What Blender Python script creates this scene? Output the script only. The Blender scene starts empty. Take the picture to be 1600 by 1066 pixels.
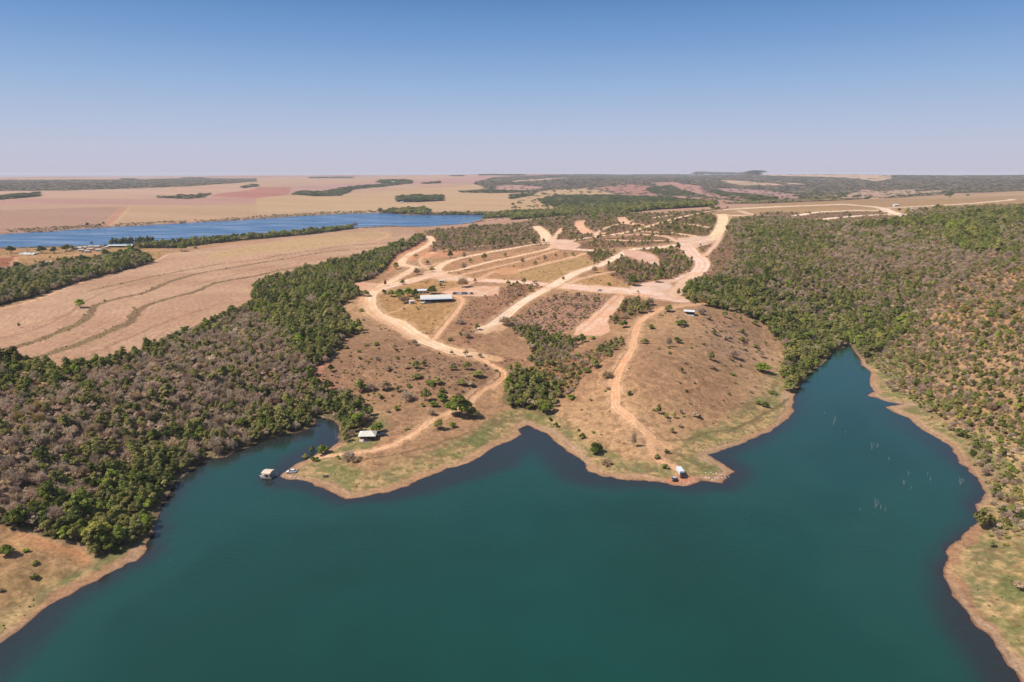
import bpy, math, random
import numpy as np

R = math.radians
# ----------------------------------------------------------------- camera, sky, sun, exposure
FPX, CX, CY, CAMH, HORIZ = 1080.0, 800.0, 533.0, 125.0, 270.0   # photograph pixels (1600 x 1066)
PITCH = math.atan((CY - HORIZ) / FPX)
scene = bpy.context.scene
camd = bpy.data.cameras.new('camera')
cam = bpy.data.objects.new('camera', camd)
scene.collection.objects.link(cam)
cam.location = (0, 0, CAMH)
cam.rotation_euler = (math.pi / 2 - PITCH, 0, 0)
camd.sensor_width = 36.0
camd.lens = 36.0 * FPX / 1600.0
camd.clip_start, camd.clip_end = 1.0, 120000.0
scene.camera = cam

SUN_EL, SUN_AZ = 50.0, 256.0          # azimuth clockwise from +Y (the view direction)
world = bpy.data.worlds.new('World')
scene.world = world
world.use_nodes = True
wn, wl = world.node_tree.nodes, world.node_tree.links
wn.clear()
sky = wn.new('ShaderNodeTexSky')
sky.sky_type = 'NISHITA'
sky.sun_disc = False
sky.sun_elevation = R(SUN_EL)
sky.sun_rotation = R(SUN_AZ)
sky.altitude = 800
sky.air_density = 1.0
sky.dust_density = 1.0
sky.ozone_density = 2.0
bg = wn.new('ShaderNodeBackground')
bg.inputs['Strength'].default_value = 0.085
wo = wn.new('ShaderNodeOutputWorld')
# dusty layer of air near the horizon: the colour of the sky itself, by elevation
tc = wn.new('ShaderNodeTexCoord')
sp = wn.new('ShaderNodeSeparateXYZ')
ramp = wn.new('ShaderNodeValToRGB')          # dusty lower sky: colour by elevation
els = ramp.color_ramp.elements
SKYK = 0.125
bg.inputs['Strength'].default_value = SKYK
SKYC = [(0.0, (0.545, 0.530, 0.640)), (0.03, (0.525, 0.550, 0.685)), (0.062, (0.450, 0.530, 0.705)), (0.115, (0.310, 0.455, 0.700)), (0.165, (0.195, 0.355, 0.640)), (0.222, (0.112, 0.250, 0.520)), (0.40, (0.045, 0.13, 0.36))]
for k_, (p_, c_) in enumerate(SKYC):
    e_ = els[0] if k_ == 0 else (els[1] if k_ == 1 else els.new(p_))
    e_.position = p_
    e_.color = (*[v_ / 1.19 for v_ in c_], 1)
sc_ = wn.new('ShaderNodeVectorMath'); sc_.operation = 'SCALE'; sc_.inputs['Scale'].default_value = 1.0 / SKYK
mr_ = wn.new('ShaderNodeMapRange'); mr_.inputs['From Min'].default_value = 0.22; mr_.inputs['From Max'].default_value = 0.45
mixs = wn.new('ShaderNodeMix')
mixs.data_type = 'RGBA'
wl.new(tc.outputs['Generated'], sp.inputs[0])
wl.new(sp.outputs['Z'], ramp.inputs[0])
wl.new(sp.outputs['Z'], mr_.inputs['Value'])
wl.new(ramp.outputs[0], sc_.inputs[0])
wl.new(mr_.outputs[0], mixs.inputs[0])
wl.new(sc_.outputs[0], mixs.inputs[6])
wl.new(sky.outputs[0], mixs.inputs[7])
wl.new(mixs.outputs[2], bg.inputs[0])
wl.new(bg.outputs[0], wo.inputs[0])

sund = bpy.data.lights.new('sun', 'SUN')
sund.energy = 4.7
sund.angle = R(0.55)
sund.color = (1.0, 0.955, 0.88)
sun = bpy.data.objects.new('sun', sund)
scene.collection.objects.link(sun)
from mathutils import Vector, Matrix
sdir = Vector((math.sin(R(SUN_AZ)) * math.cos(R(SUN_EL)), math.cos(R(SUN_AZ)) * math.cos(R(SUN_EL)), math.sin(R(SUN_EL))))
sun.rotation_euler = sdir.to_track_quat('Z', 'Y').to_euler()
sun.location = sdir * 500

scene.view_settings.view_transform = 'Standard'
scene.view_settings.look = 'None'
scene.view_settings.exposure = 0.25
scene.view_settings.gamma = 1.0
scene.cycles.max_bounces = 5
scene.cycles.diffuse_bounces = 3
scene.cycles.glossy_bounces = 2
scene.cycles.transparent_max_bounces = 6
scene.cycles.volume_bounces = 0

# ----------------------------------------------------------------- helpers
rng = np.random.default_rng(7)
random.seed(7)
COL = scene.collection.objects


def lin(r, g, b):
    o = []
    for c in (r, g, b):
        c /= 255.0
        o.append(c / 12.92 if c <= 0.04045 else ((c + 0.055) / 1.055) ** 2.4)
    return np.array(o, dtype=np.float32)


KALB = 1.38


def alb(r, g, b):
    """surface colour whose sunlit look is about this sRGB value"""
    return lin(r, g, b) / KALB


def tag(o, label=None, cat=None, group=None, kind=None):
    if label: o['label'] = label
    if cat: o['category'] = cat
    if group: o['group'] = group
    if kind: o['kind'] = kind
    return o


def ease(x):
    x = np.clip(x, 0, 1)
    return x * x * (3 - 2 * x)


def hash2(ix, iy, seed):
    h = (ix.astype(np.int64) * 374761393 + iy.astype(np.int64) * 668265263 + seed * 1442695041) & 0xffffffff
    h = ((h ^ (h >> 13)) * 1274126177) & 0xffffffff
    h = h ^ (h >> 16)
    return (h & 0xffff).astype(np.float32) / 65535.0


def vnoise(x, y, seed=0):
    ix, iy = np.floor(x), np.floor(y)
    fx, fy = (x - ix).astype(np.float32), (y - iy).astype(np.float32)
    fx = fx * fx * (3 - 2 * fx)
    fy = fy * fy * (3 - 2 * fy)
    ix = ix.astype(np.int64); iy = iy.astype(np.int64)
    a, b = hash2(ix, iy, seed), hash2(ix + 1, iy, seed)
    c, d = hash2(ix, iy + 1, seed), hash2(ix + 1, iy + 1, seed)
    return (a + (b - a) * fx) * (1 - fy) + (c + (d - c) * fx) * fy - 0.5


def fbm(x, y, scale, octv=3, seed=0):
    s, a, t = 0, 1.0, 0
    for k in range(octv):
        f = 2.03 ** k / scale
        s = s + a * vnoise(x * f + 17.3 * k, y * f - 9.1 * k, seed + 31 * k)
        t += a
        a *= 0.5
    return s / t * 2.0          # about -1 .. 1


cP, sP = math.cos(PITCH), math.sin(PITCH)


def ray(px, py):
    """view ray of a photograph pixel -> azimuth, slope dz/dr"""
    dx = px - CX
    up = CY - py
    y = FPX * cP + up * sP
    z = -FPX * sP + up * cP
    return math.atan2(dx, y), z / math.hypot(dx, y)


def at_z(px, py, z):
    az, s = ray(px, py)
    r = (z - CAMH) / s
    return az, r


# ----------------------------------------------------------------- the lay of the land: polar grid u = azimuth, v = ln(distance)
def rplane(py):
    return CAMH / math.tan(math.atan((py - CY) / FPX) + PITCH)


pys = list(np.arange(1135, 345, -0.95)) + list(np.arange(345, 300, -0.45)) + list(np.arange(300, 275.5, -0.2))
rr = [rplane(p) for p in pys]
near = list(np.geomspace(8, rr[0] * 0.985, 26))
farr = list(np.geomspace(rr[-1] * 1.015, 46000, 22))
RV = np.array(near + rr + farr)
UU = np.concatenate([np.radians(np.arange(-180, -54, 4.0)), np.radians(np.arange(-54, -42.1, 0.3)), np.radians(np.arange(-42, 42.01, 0.058)), np.radians(np.arange(42.3, 54.1, 0.3)), np.radians(np.arange(56, 180.1, 4.0))])
UU[-1] = math.pi
VV = np.log(RV)
NR, NC = len(RV), len(UU)
XX = (RV[:, None] * np.sin(UU)[None, :]).astype(np.float32)
YY = (RV[:, None] * np.cos(UU)[None, :]).astype(np.float32)
RR = np.repeat(RV[:, None], NC, 1).astype(np.float32)

# known ground heights: photograph pixel + height in metres
HC = [
 # left field and left forest
 (0, 480, 13), (100, 500, 16), (300, 500, 15), (400, 450, 14), (550, 380, 8), (200, 430, 9), (60, 405, 4), (150, 395, 3), (400, 378, 4), (640, 365, 6),
 (0, 600, 20), (100, 680, 16), (0, 740, 16), (200, 620, 15), (300, 600, 13), (450, 560, 12), (500, 500, 13), (600, 420, 15), (655, 375, 14), (0, 840, 9), (100, 800, 12),
 (-300, 700, 22), (-300, 500, 12), (-200, 950, 8), (400, 640, 9), (250, 560, 17),
 # middle peninsula
 (560, 600, 8), (700, 540, 13), (680, 480, 18), (700, 430, 22), (800, 430, 24), (780, 600, 7), (600, 650, 5), (700, 680, 4), (640, 600, 9), (560, 480, 15),
 (840, 610, 3), (870, 530, 10), (820, 500, 15), (760, 500, 18), (680, 380, 18), (750, 350, 14), (800, 340, 10), (850, 370, 24),
 # right hill
 (1080, 490, 24), (970, 490, 22), (1000, 560, 18), (930, 600, 10), (1000, 650, 9), (1140, 560, 15), (1180, 620, 6), (1190, 510, 13), (1050, 700, 4), (1230, 560, 3),
 # upland with the dirt roads
 (900, 450, 25), (1050, 460, 26), (1100, 415, 32), (1000, 390, 36), (1130, 345, 50), (900, 360, 35), (1000, 345, 45), (1300, 320, 58), (1450, 325, 60), (1600, 312, 64), (1200, 322, 55), (1100, 332, 50),
 (960, 345, 38),
 # right slope
 (1200, 430, 32), (1350, 380, 47), (1500, 345, 60), (1400, 500, 18), (1500, 450, 36), (1600, 400, 56), (1600, 500, 40), (1600, 600, 27), (1450, 600, 9), (1600, 750, 20),
 (1560, 850, 9), (1600, 950, 8), (1350, 520, 5), (1250, 500, 10), (1300, 460, 20), (1200, 480, 14), (1850, 700, 35), (1850, 450, 70), (1900, 950, 20), (1850, 330, 70),
 # beyond the ridge and beyond the far lake
 (1300, 298, 34), (1000, 305, 18), (1150, 300, 28), (1450, 300, 38), (1600, 296, 46), (900, 315, 14), (870, 330, 14),
 (100, 350, 3), (100, 325, 14), (400, 315, 14), (600, 312, 12), (800, 320, 8), (700, 300, 24), (100, 300, 38), (400, 292, 46), (850, 295, 30), (700, 285, 60), (500, 280, 66), (550, 300, 24),
 (0, 292, 45), (0, 283, 62), (200, 281, 66), (1000, 288, 52), (1000, 274, 84), (1300, 284, 62), (1180, 272.6, 102), (1110, 273.5, 96), (1300, 273, 96), (1600, 284, 70), (1600, 275, 96), (1100, 280, 70), (1400, 274, 98), (800, 274, 90), (-200, 282, 60), (1800, 276, 96),
]
hu, hv, hz = [], [], []
for px, py, z in HC:
    az, r = at_z(px, py, z)
    hu.append(az); hv.append(math.log(r)); hz.append(z)
for azd in range(-180, 181, 20):
    for r, z in ((40, 6), (45000, 20)):
        if r == 40 or abs(azd) <= 60:
            zz = z
            if r == 45000:
                zz = -170 if azd < -20 else (-60 if azd < 10 else -20)
            hu.append(R(azd)); hv.append(math.log(r)); hz.append(zz)
    if abs(azd) >= 60:
        for r, z in ((300, 15), (1500, 30), (6000, 40), (20000, 20)):
            hu.append(R(azd)); hv.append(math.log(r)); hz.append(z)
for azd in (-38, -25, -12, 0, 12, 25, 38):
    hu.append(R(azd)); hv.append(math.log(20000)); hz.append(-10 if azd < -20 else (35 if azd < 0 else 50))
hu, hv, hz = np.array(hu), np.array(hv), np.array(hz)
c2 = 0.03 ** 2
A = np.sqrt((hu[:, None] - hu[None, :]) ** 2 + (hv[:, None] - hv[None, :]) ** 2 + c2)
n = len(hu)
A = A + np.eye(n) * -0.004
M_ = np.zeros((n + 1, n + 1)); M_[:n, :n] = A; M_[:n, n] = 1; M_[n, :n] = 1
wts = np.linalg.solve(M_, np.append(hz, 0))
ri = np.unique(np.append(np.arange(0, NR, 6), NR - 1)); ci = np.unique(np.append(np.arange(0, NC, 6), NC - 1))
Zc = np.zeros((len(ri), len(ci)))
Uc, Vc = UU[ci][None, :], VV[ri][:, None]
for k in range(n):
    Zc += wts[k] * np.sqrt((Uc - hu[k]) ** 2 + (Vc - hv[k]) ** 2 + c2)
Zc += wts[n]
T = np.stack([np.interp(UU, UU[ci], row) for row in Zc])
H0 = np.stack([np.interp(VV, VV[ri], T[:, c]) for c in range(NC)], 1).astype(np.float32)
del T, Zc


def densify(pts, step=14.0, closed=True):
    out = []
    m = len(pts)
    for i in range(m if closed else m - 1):
        a, b = pts[i], pts[(i + 1) % m]
        k = max(1, int(math.hypot(b[0] - a[0], b[1] - a[1]) / step))
        for j in range(k):
            out.append((a[0] + (b[0] - a[0]) * j / k, a[1] + (b[1] - a[1]) * j / k))
    if not closed: out.append(pts[-1])
    return out


def smooth(pts, k=4):
    """Catmull-Rom through an open line"""
    p = [pts[0]] + list(pts) + [pts[-1]]
    out = []
    for i in range(1, len(p) - 2):
        p0, p1, p2, p3 = [np.array(q, float) for q in p[i - 1:i + 3]]
        for j in range(k):
            t = j / k
            out.append(tuple(0.5 * ((2 * p1) + (-p0 + p2) * t + (2 * p0 - 5 * p1 + 4 * p2 - p3) * t * t + (-p0 + 3 * p1 - 3 * p2 + p3) * t ** 3)))
    out.append(tuple(pts[-1]))
    return out


def seg_dist(U, V, pts, closed):
    """signed distance in (u,v); the map is conformal, so times r it is metres"""
    d2 = np.full(np.broadcast(U, V).shape, 1e9, np.float32)
    ins = np.zeros(d2.shape, bool)
    m = len(pts)
    for i in range(m if closed else m - 1):
        (ax, ay), (bx, by) = pts[i], pts[(i + 1) % m]
        ex, ey = bx - ax, by - ay
        L = ex * ex + ey * ey + 1e-14
        wx, wy = U - ax, V - ay
        t = np.clip((wx * ex + wy * ey) / L, 0, 1)
        q = (wx - ex * t) ** 2 + (wy - ey * t) ** 2
        np.minimum(d2, q, out=d2)
        if closed and ay != by:
            cr = ((ay > V) != (by > V)) & (U < (V - ay) * ex / ey + ax)
            ins ^= cr
    d = np.sqrt(d2)
    return np.where(ins, d, -d) if closed else d


def field_of(uv, closed=True, margin=0.0, warp=0.0):
    """-> slices and distance array in metres over the bounding box of the shape"""
    us = [p[0] for p in uv]; vs = [p[1] for p in uv]
    mg = margin / math.exp(min(vs)) + 0.002
    r0, r1 = np.searchsorted(VV, min(vs) - mg), np.searchsorted(VV, max(vs) + mg)
    c0, c1 = np.searchsorted(UU, min(us) - mg), np.searchsorted(UU, max(us) + mg)
    sl = (slice(max(0, r0 - 1), min(NR, r1 + 1)), slice(max(0, c0 - 1), min(NC, c1 + 1)))
    U = np.broadcast_to(UU[sl[1]][None, :], RR[sl].shape).astype(np.float32)
    V = np.broadcast_to(VV[sl[0]][:, None], RR[sl].shape).astype(np.float32)
    if warp:
        U = U + WA[sl] * warp / RR[sl]
        V = V + WB[sl] * warp / RR[sl]
    return sl, seg_dist(U, V, uv, closed) * RR[sl]


WS = np.maximum(6.0, RR * 0.012)
WA = fbm(XX / WS * 6, YY / WS * 6, 9.0, 3, 5)
WB = fbm(XX / WS * 6, YY / WS * 6, 9.0, 3, 8)
WF1 = fbm(XX, YY, 3.0, 2, 15)
WA = WA + 0.55 * WF1 * np.exp(-RR / 700); WB = WB + 0.55 * fbm(XX, YY, 3.0, 2, 16) * np.exp(-RR / 700)
# (scale changes with distance only slowly, so the edges stay ragged at every distance)

# ----------------------------------------------------------------- shorelines (at height 0)
SHORE = [(-700, 1500), (-300, 1190), (-80, 1062), (0, 1008), (22, 990), (49, 966), (72, 948), (94, 936), (122, 919), (150, 908), (178, 890), (195, 882), (212, 877), (221, 869), (228, 860), (231, 850),
 (240, 824), (250, 800), (259, 779), (270, 762), (285, 745), (302, 731), (319, 719), (349, 715), (375, 704), (402, 694), (427, 684), (451, 680), (468, 675), (485, 668), (491, 659), (492, 651),
 (504, 654), (522, 657), (530, 664), (530, 677), (528, 691), (515, 700), (500, 706), (485, 715), (464, 724), (451, 732), (440, 739), (432, 745), (446, 749), (464, 750), (485, 754), (502, 760), (522, 771),
 (541, 780), (558, 778), (579, 774), (605, 770), (624, 765), (639, 760), (652, 752), (667, 745), (680, 741), (700, 733), (716, 730), (730, 723), (748, 715), (760, 708), (776, 698), (790, 691), (800, 686), (815, 679), (812, 671), (822, 664),
 (837, 670), (855, 677), (865, 686), (880, 699), (895, 710), (912, 722), (920, 737), (940, 744), (967, 750), (1005, 751), (1030, 754), (1050, 759), (1070, 761), (1085, 756), (1095, 751), (1127, 754),
 (1135, 747), (1146, 737), (1135, 727), (1120, 719), (1107, 711), (1130, 702), (1155, 695), (1180, 684), (1203, 672), (1226, 658), (1239, 643), (1239, 633), (1243, 617), (1246, 605), (1262, 587),
 (1282, 572), (1292, 562), (1300, 551), (1317, 545), (1330, 539), (1336, 550), (1344, 560), (1347, 571), (1359, 581), (1361, 592), (1359, 602), (1366, 612), (1354, 619), (1370, 622), (1390, 629),
 (1409, 631), (1385, 637), (1397, 645), (1417, 652), (1430, 665), (1450, 676), (1470, 686), (1482, 696), (1490, 706), (1500, 722), (1512, 736), (1526, 748), (1535, 761), (1538, 773), (1524, 788), (1534, 808), (1514, 827),
 (1496, 847), (1477, 862), (1473, 887), (1483, 914), (1499, 942), (1520, 972), (1538, 990), (1554, 1006), (1565, 1024), (1575, 1040), (1592, 1066), (1622, 1120), (1680, 1230), (1900, 1600)]
wuv = []
for p in densify(SHORE, 12, False):
    az, r = at_z(p[0], p[1], 0)
    wuv.append((az, math.log(r)))
VMIN = VV[0] - 1.0
wuv += [(2.2, wuv[-1][1]), (3.3, VV[0] + 2.6), (3.3, VMIN), (-3.3, VMIN), (-3.3, VV[0] + 2.6), (-2.0, wuv[0][1])]
LAKE2 = [(-150, 370), (0, 366), (75, 362), (125, 358), (175, 355), (250, 351), (325, 347), (400, 342.5), (450, 339), (525, 335), (590, 333), (620, 334), (632, 336), (675, 336), (725, 336), (762, 336.5),
 (752, 343), (738, 346), (752, 349), (725, 353), (700, 356), (665, 357), (650, 356), (625, 355), (590, 355.5), (550, 357), (500, 362), (460, 366), (400, 372), (340, 376), (275, 380), (200, 384), (150, 385), (100, 386), (0, 390), (-150, 396), (-400, 402), (-400, 378)]
luv = []
for p in densify(LAKE2, 20):
    az, r = at_z(p[0], p[1], 0)
    luv.append((az, math.log(r)))

SDW = np.full((NR, NC), -1e6, np.float32)
sl, d = field_of(wuv, True, 400, 1.5)
SDW[sl] = np.maximum(SDW[sl], d)
MAINW = np.zeros((NR, NC), bool); MAINW[sl] = d > -8
sl, d = field_of(luv, True, 500, 2.5)
FARW = np.zeros((NR, NC), bool); FARW[sl] = d > -25
SDW[sl] = np.maximum(SDW[sl], d)
LD = -SDW                                # metres inland

slope_w = ease(LD / 75.0)
ZS = np.where(LD > 0, np.minimum(LD, 25) * 0.055 + np.maximum(H0, 1.5) * slope_w, -np.minimum(-LD * 0.16, 6.0)).astype(np.float32)
far_f = RR > 9000
ZS = np.where(far_f & (LD > 0), H0, ZS)
rel = fbm(XX, YY, 1500, 3, 4) * (14 + 16 * ease((RR - 5000) / 5000)) + fbm(XX, YY, 520, 2, 14) * 6
ZS = (ZS + rel * ease((RR - 1900) / 2500) * ease((LD - 60) / 500)).astype(np.float32)
SLP = (ZS - CAMH) / RR


def hit(px, py):
    """where the view ray of a photograph pixel first meets the land -> (azimuth, ln r)"""
    az, s = ray(px, py)
    f = np.interp(az, UU, np.arange(NC)); c = int(f); t = f - c
    c1 = min(c + 1, NC - 1)
    prof = SLP[:, c] * (1 - t) + SLP[:, c1] * t
    k = int(np.argmax(prof >= s))
    if prof[k] < s: k = int(np.argmax(prof))
    if k == 0: return az, VV[0]
    a, b = prof[k - 1], prof[k]
    q = 0.0 if b <= a else float(np.clip((s - a) / (b - a), 0, 1))
    return az, VV[k - 1] + (VV[k] - VV[k - 1]) * q


def gz(u, v):
    """ground height at (azimuth, ln r)"""
    fu = np.interp(u, UU, np.arange(NC)); fv = np.interp(v, VV, np.arange(NR))
    c = np.minimum(fu.astype(int) if hasattr(fu, 'astype') else int(fu), NC - 2)
    r_ = np.minimum(fv.astype(int) if hasattr(fv, 'astype') else int(fv), NR - 2)
    a, b = fu - c, fv - r_
    return (ZG[r_, c] * (1 - a) + ZG[r_, c + 1] * a) * (1 - b) + (ZG[r_ + 1, c] * (1 - a) + ZG[r_ + 1, c + 1] * a) * b


def poly(pts, warp=3.0, step=24):
    return field_of([hit(*p) for p in densify(pts, step)], True, 12, warp)


def line(pts, half, warp=0.0, sm=True, margin=None):
    q = smooth(pts) if sm else pts
    return field_of([hit(*p) for p in q], False, margin or half * 2 + 6, warp)


# ----------------------------------------------------------------- ground cover
C = np.empty((NR, NC, 3), np.float32)
N1 = fbm(XX, YY, 55, 4, 1)
N2 = fbm(XX, YY, 9, 3, 2)
N3 = fbm(XX, YY, 2.2, 2, 3)
N4 = fbm(XX, YY, 420, 3, 4)
CLS = np.zeros((NR, NC), np.uint8)        # 0 ground 1 field 2 dirt road 3 hills
FD = np.zeros((NR, NC), np.float32)       # forest density
FG = np.full((NR, NC), 0.6, np.float32)   # share of green crowns
FH = np.ones((NR, NC), np.float32)        # height factor
SD = np.zeros((NR, NC), np.float32)       # shrub density
SG = np.full((NR, NC), 0.4, np.float32)
SZ = np.ones((NR, NC), np.float32)        # shrub size factor


def blend(sl, m, c, amt=1.0):
    m = (m * amt)[..., None]
    C[sl] = C[sl] * (1 - m) + np.asarray(c, np.float32) * m


def mixc(a, b, t):
    t = np.clip(t, 0, 1)[..., None]
    return a * (1 - t) + b * t


ALL = (slice(0, NR), slice(0, NC))
C[:] = mixc(alb(186, 147, 108), alb(166, 124, 92), 0.5 + 0.9 * N1)
C[:] = mixc(C, alb(196, 158, 110), ease((N2 + 0.3 * N1) * 1.2) * 0.5)

# far country: default tan and pink farmland
farm = ease((RR - 1300) / 400)
patch = fbm(XX, YY * 0.6, 1500, 2, 40)
C[:] = mixc(C, mixc(alb(206, 166, 132), alb(190, 142, 122), 0.5 + 1.5 * patch), farm)
CLS[RR > 1900] = 3
KFAR = 1


def soft(d, w):
    return ease(0.5 + d / (2 * w))


def farpoly(pts, c, forest=0.0, green=0.5, h=1.0, warp=10, cls=None, shrubs=None, w=None, step=24):
    sl, d = poly(pts, warp, step)
    ww = np.maximum(1.0, RR[sl] * 0.0012) if w is None else w
    m = soft(d, ww)
    if c is not None: blend(sl, m, c)
    if forest >= 0:
        FD[sl] = FD[sl] * (1 - m) + forest * m
        FG[sl] = np.where(m > 0.5, green, FG[sl]); FH[sl] = np.where(m > 0.5, h, FH[sl])
    if shrubs is not None:
        SD[sl] = np.maximum(SD[sl] * (1 - m), shrubs * m)
    if cls is not None: CLS[sl] = np.where(m > 0.5, cls, CLS[sl])
    return sl, d, m


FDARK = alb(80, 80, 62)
FMAUV = alb(108, 96, 86)
# big colour areas beyond the far lake
farpoly([(-60, 331), (195, 322.5), (165, 352), (120, 358), (0, 366), (-60, 368)], alb(190, 146, 118), warp=2, w=3)
farpoly([(195, 322.5), (500, 318), (800, 318), (840, 328), (760, 335), (590, 331), (400, 341), (160, 354)], alb(206, 164, 124), warp=3, w=4)
farpoly([(-60, 312), (140, 311), (400, 309), (455, 312), (400, 318), (-60, 322)], alb(200, 152, 132), warp=3, w=6)
farpoly([(400, 308), (560, 303), (620, 298), (760, 287), (800, 290), (850, 302), (870, 305), (842, 314), (880, 328), (760, 334), (500, 330), (400, 336)], alb(210, 172, 128), warp=6)
farpoly([(425, 293), (560, 286), (760, 276), (800, 280), (740, 286), (600, 290), (540, 297), (440, 303), (330, 308), (370, 297)], alb(203, 156, 140), warp=10)
farpoly([(330, 307), (345, 300), (400, 293), (455, 292), (450, 304), (400, 310)], alb(196, 132, 110), warp=10)
farpoly([(-60, 297.5), (225, 295), (400, 288), (400, 295), (330, 305), (-60, 311)], alb(212, 170, 140), warp=10)
# wooded hills
farpoly([(-60, 281), (0, 281), (100, 281), (200, 280.5), (300, 278.5), (400, 279), (400, 284), (300, 291), (225, 294), (100, 298), (-60, 299)], FMAUV, 0.7, 0.25, 0.5)
farpoly([(740, 287), (760, 280), (790, 276), (900, 272), (1050, 271), (1180, 273), (1300, 276), (1420, 272), (1700, 270), (1700, 300), (1500, 302), (1400, 309), (1300, 314), (1200, 318), (1130, 319), (1060, 316), (1000, 305), (960, 303), (870, 303), (800, 301), (740, 300), (760, 293)], FMAUV, 0.75, 0.3, 0.6)
far_fields = [
 ([(800, 282), (885, 277), (888, 279), (800, 285)], (214, 176, 146)),
 ([(775, 291), (800, 289), (850, 292), (846, 295), (800, 300), (775, 297)], (198, 152, 136)),
 ([(800, 303), (850, 298), (915, 294), (935, 297), (960, 303), (900, 304), (868, 305), (864, 309), (842, 314), (878, 328), (800, 330)], (210, 172, 126)),
 ([(925, 294), (985, 288), (1045, 294), (1020, 308), (965, 302)], (190, 136, 116)),
 ([(1017, 286), (1050, 284), (1095, 292), (1105, 299), (1170, 308), (1180, 315), (1110, 309), (1085, 303), (1050, 297)], (198, 146, 126)),
 ([(1045, 305), (1100, 309), (1170, 316), (1130, 319), (1080, 315)], (196, 146, 120)),
 ([(1125, 281), (1165, 283), (1205, 286), (1225, 290), (1160, 290), (1135, 286)], (214, 178, 144)),
 ([(1118, 295), (1135, 294), (1200, 298), (1240, 303), (1256, 312), (1215, 313), (1160, 304)], (192, 146, 132)),
 ([(1218, 285), (1240, 286), (1262, 289), (1225, 288)], (210, 172, 142)),
 ([(1180, 271.5), (1400, 273.5), (1392, 280), (1372, 284), (1355, 281), (1318, 277.5), (1190, 274)], (218, 182, 146)),
 ([(1300, 311), (1352, 295), (1372, 299), (1430, 296), (1430, 300), (1475, 297), (1475, 300), (1400, 306), (1370, 311)], (204, 164, 134)),
]
for pts, c in far_fields:
    farpoly(pts, alb(*c), 0.04, 0.4, 0.8, warp=12)
# far woods standing in the fields
woods = [
 ([(622, 309), (655, 307), (690, 308), (692, 314), (650, 316), (624, 316)], 0.95, 1.5),
 ([(455, 304), (467, 300), (505, 300), (530, 295), (555, 291), (600, 288), (640, 284), (645, 286), (615, 290), (552, 296), (532, 306), (500, 307)], 0.8, 1.0),
 ([(592, 332), (637, 328), (662, 327), (672, 331), (672, 336), (640, 335), (600, 333)], 0.8, 1.2),
 ([(672, 334), (760, 333.5), (800, 331), (870, 329), (878, 333), (800, 340), (752, 342), (735, 338), (672, 337)], 0.7, 0.8),
 ([(-60, 308), (0, 307), (20, 305), (61, 303), (61, 307), (0, 312), (-60, 312)], 0.75, 1.2),
 ([(240, 309), (285, 306), (330, 303), (320, 309), (290, 311)], 0.6, 0.8),
 ([(715, 299), (770, 297), (830, 299), (828, 301), (770, 302), (720, 301)], 0.6, 0.8),
 ([(798, 306), (830, 303), (832, 305), (812, 309), (800, 311)], 0.7, 1.2),
 ([(590, 285), (615, 281), (640, 283), (640, 287), (600, 287)], 0.8, 1.4),
 ([(375, 292), (400, 289), (405, 291), (380, 294)], 0.6, 1.0),
 ([(660, 286), (688, 284), (688, 286), (662, 287.5)], 0.7, 1.0),
 ([(842, 314), (870, 306), (960, 305.5), (1025, 309.5), (1120, 318), (1112, 323), (1025, 328), (980, 333), (875, 338), (800, 344), (798, 336), (876, 331), (872, 324), (850, 319)], 0.9, 0.9),
 ([(1020, 293), (1045, 290), (1070, 299), (1086, 304), (1050, 306), (1020, 302), (1010, 296)], 0.75, 1.0),
 ([(1100, 298), (1130, 301), (1180, 306), (1215, 312), (1180, 314), (1130, 306)], 0.6, 1.0),
]
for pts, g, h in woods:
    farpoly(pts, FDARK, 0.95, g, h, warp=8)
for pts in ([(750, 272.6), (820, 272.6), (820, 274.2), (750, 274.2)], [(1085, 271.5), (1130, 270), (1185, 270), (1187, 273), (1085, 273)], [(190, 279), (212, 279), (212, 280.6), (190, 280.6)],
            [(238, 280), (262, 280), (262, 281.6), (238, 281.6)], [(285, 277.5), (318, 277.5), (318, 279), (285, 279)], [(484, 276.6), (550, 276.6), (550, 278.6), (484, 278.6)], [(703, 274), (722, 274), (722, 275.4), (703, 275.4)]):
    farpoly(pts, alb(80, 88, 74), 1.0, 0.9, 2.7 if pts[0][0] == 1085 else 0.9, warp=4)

# far lake's banks
bank = (RR > 900) & (RR < 6000)
near_far = np.zeros_like(LD); near_far[FARW] = 1
m = ease(1 - LD / (RR * 0.004 + 14)) * (LD > 0) * (RR > 900) * (RR < 5500)
C[:] = mixc(C, alb(150, 116, 92), m * 0.8)
SD = np.where((LD > 4) & (LD < 60) & (RR > 1000) & (RR < 5500) & (N1 > -0.25), 0.5, SD).astype(np.float32)

# left field
FA = [(-80, 500), (0, 486), (62, 467), (112, 447), (175, 430), (237, 412), (262, 396), (312, 389), (400, 376), (500, 363), (560, 357.5), (600, 356.5), (645, 360), (652, 366), (645, 378), (560, 402), (480, 422), (400, 445), (396, 475), (350, 495),
      (330, 507), (265, 532), (225, 552), (190, 560), (130, 577), (95, 584), (60, 573), (0, 570), (-80, 575)]
T0 = [(135, 455), (175, 447), (225, 436), (275, 425), (337, 414), (400, 406), (450, 397), (500, 390), (540, 384), (615, 379)]
T1 = [(-60, 562), (0, 549), (50, 535), (100, 516), (132, 500), (142, 487), (150, 477), (187, 466), (225, 457), (262, 442), (312, 427), (350, 421), (400, 412), (450, 404), (500, 395), (575, 388)]
T2 = [(-60, 596), (20, 572), (65, 557), (100, 546), (150, 527), (200, 505), (212, 489), (225, 479), (262, 467), (300, 457), (337, 443), (400, 431), (450, 420), (560, 405)]
sl, d = poly(FA, 1.5)
fm = soft(d, 1.2)
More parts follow.
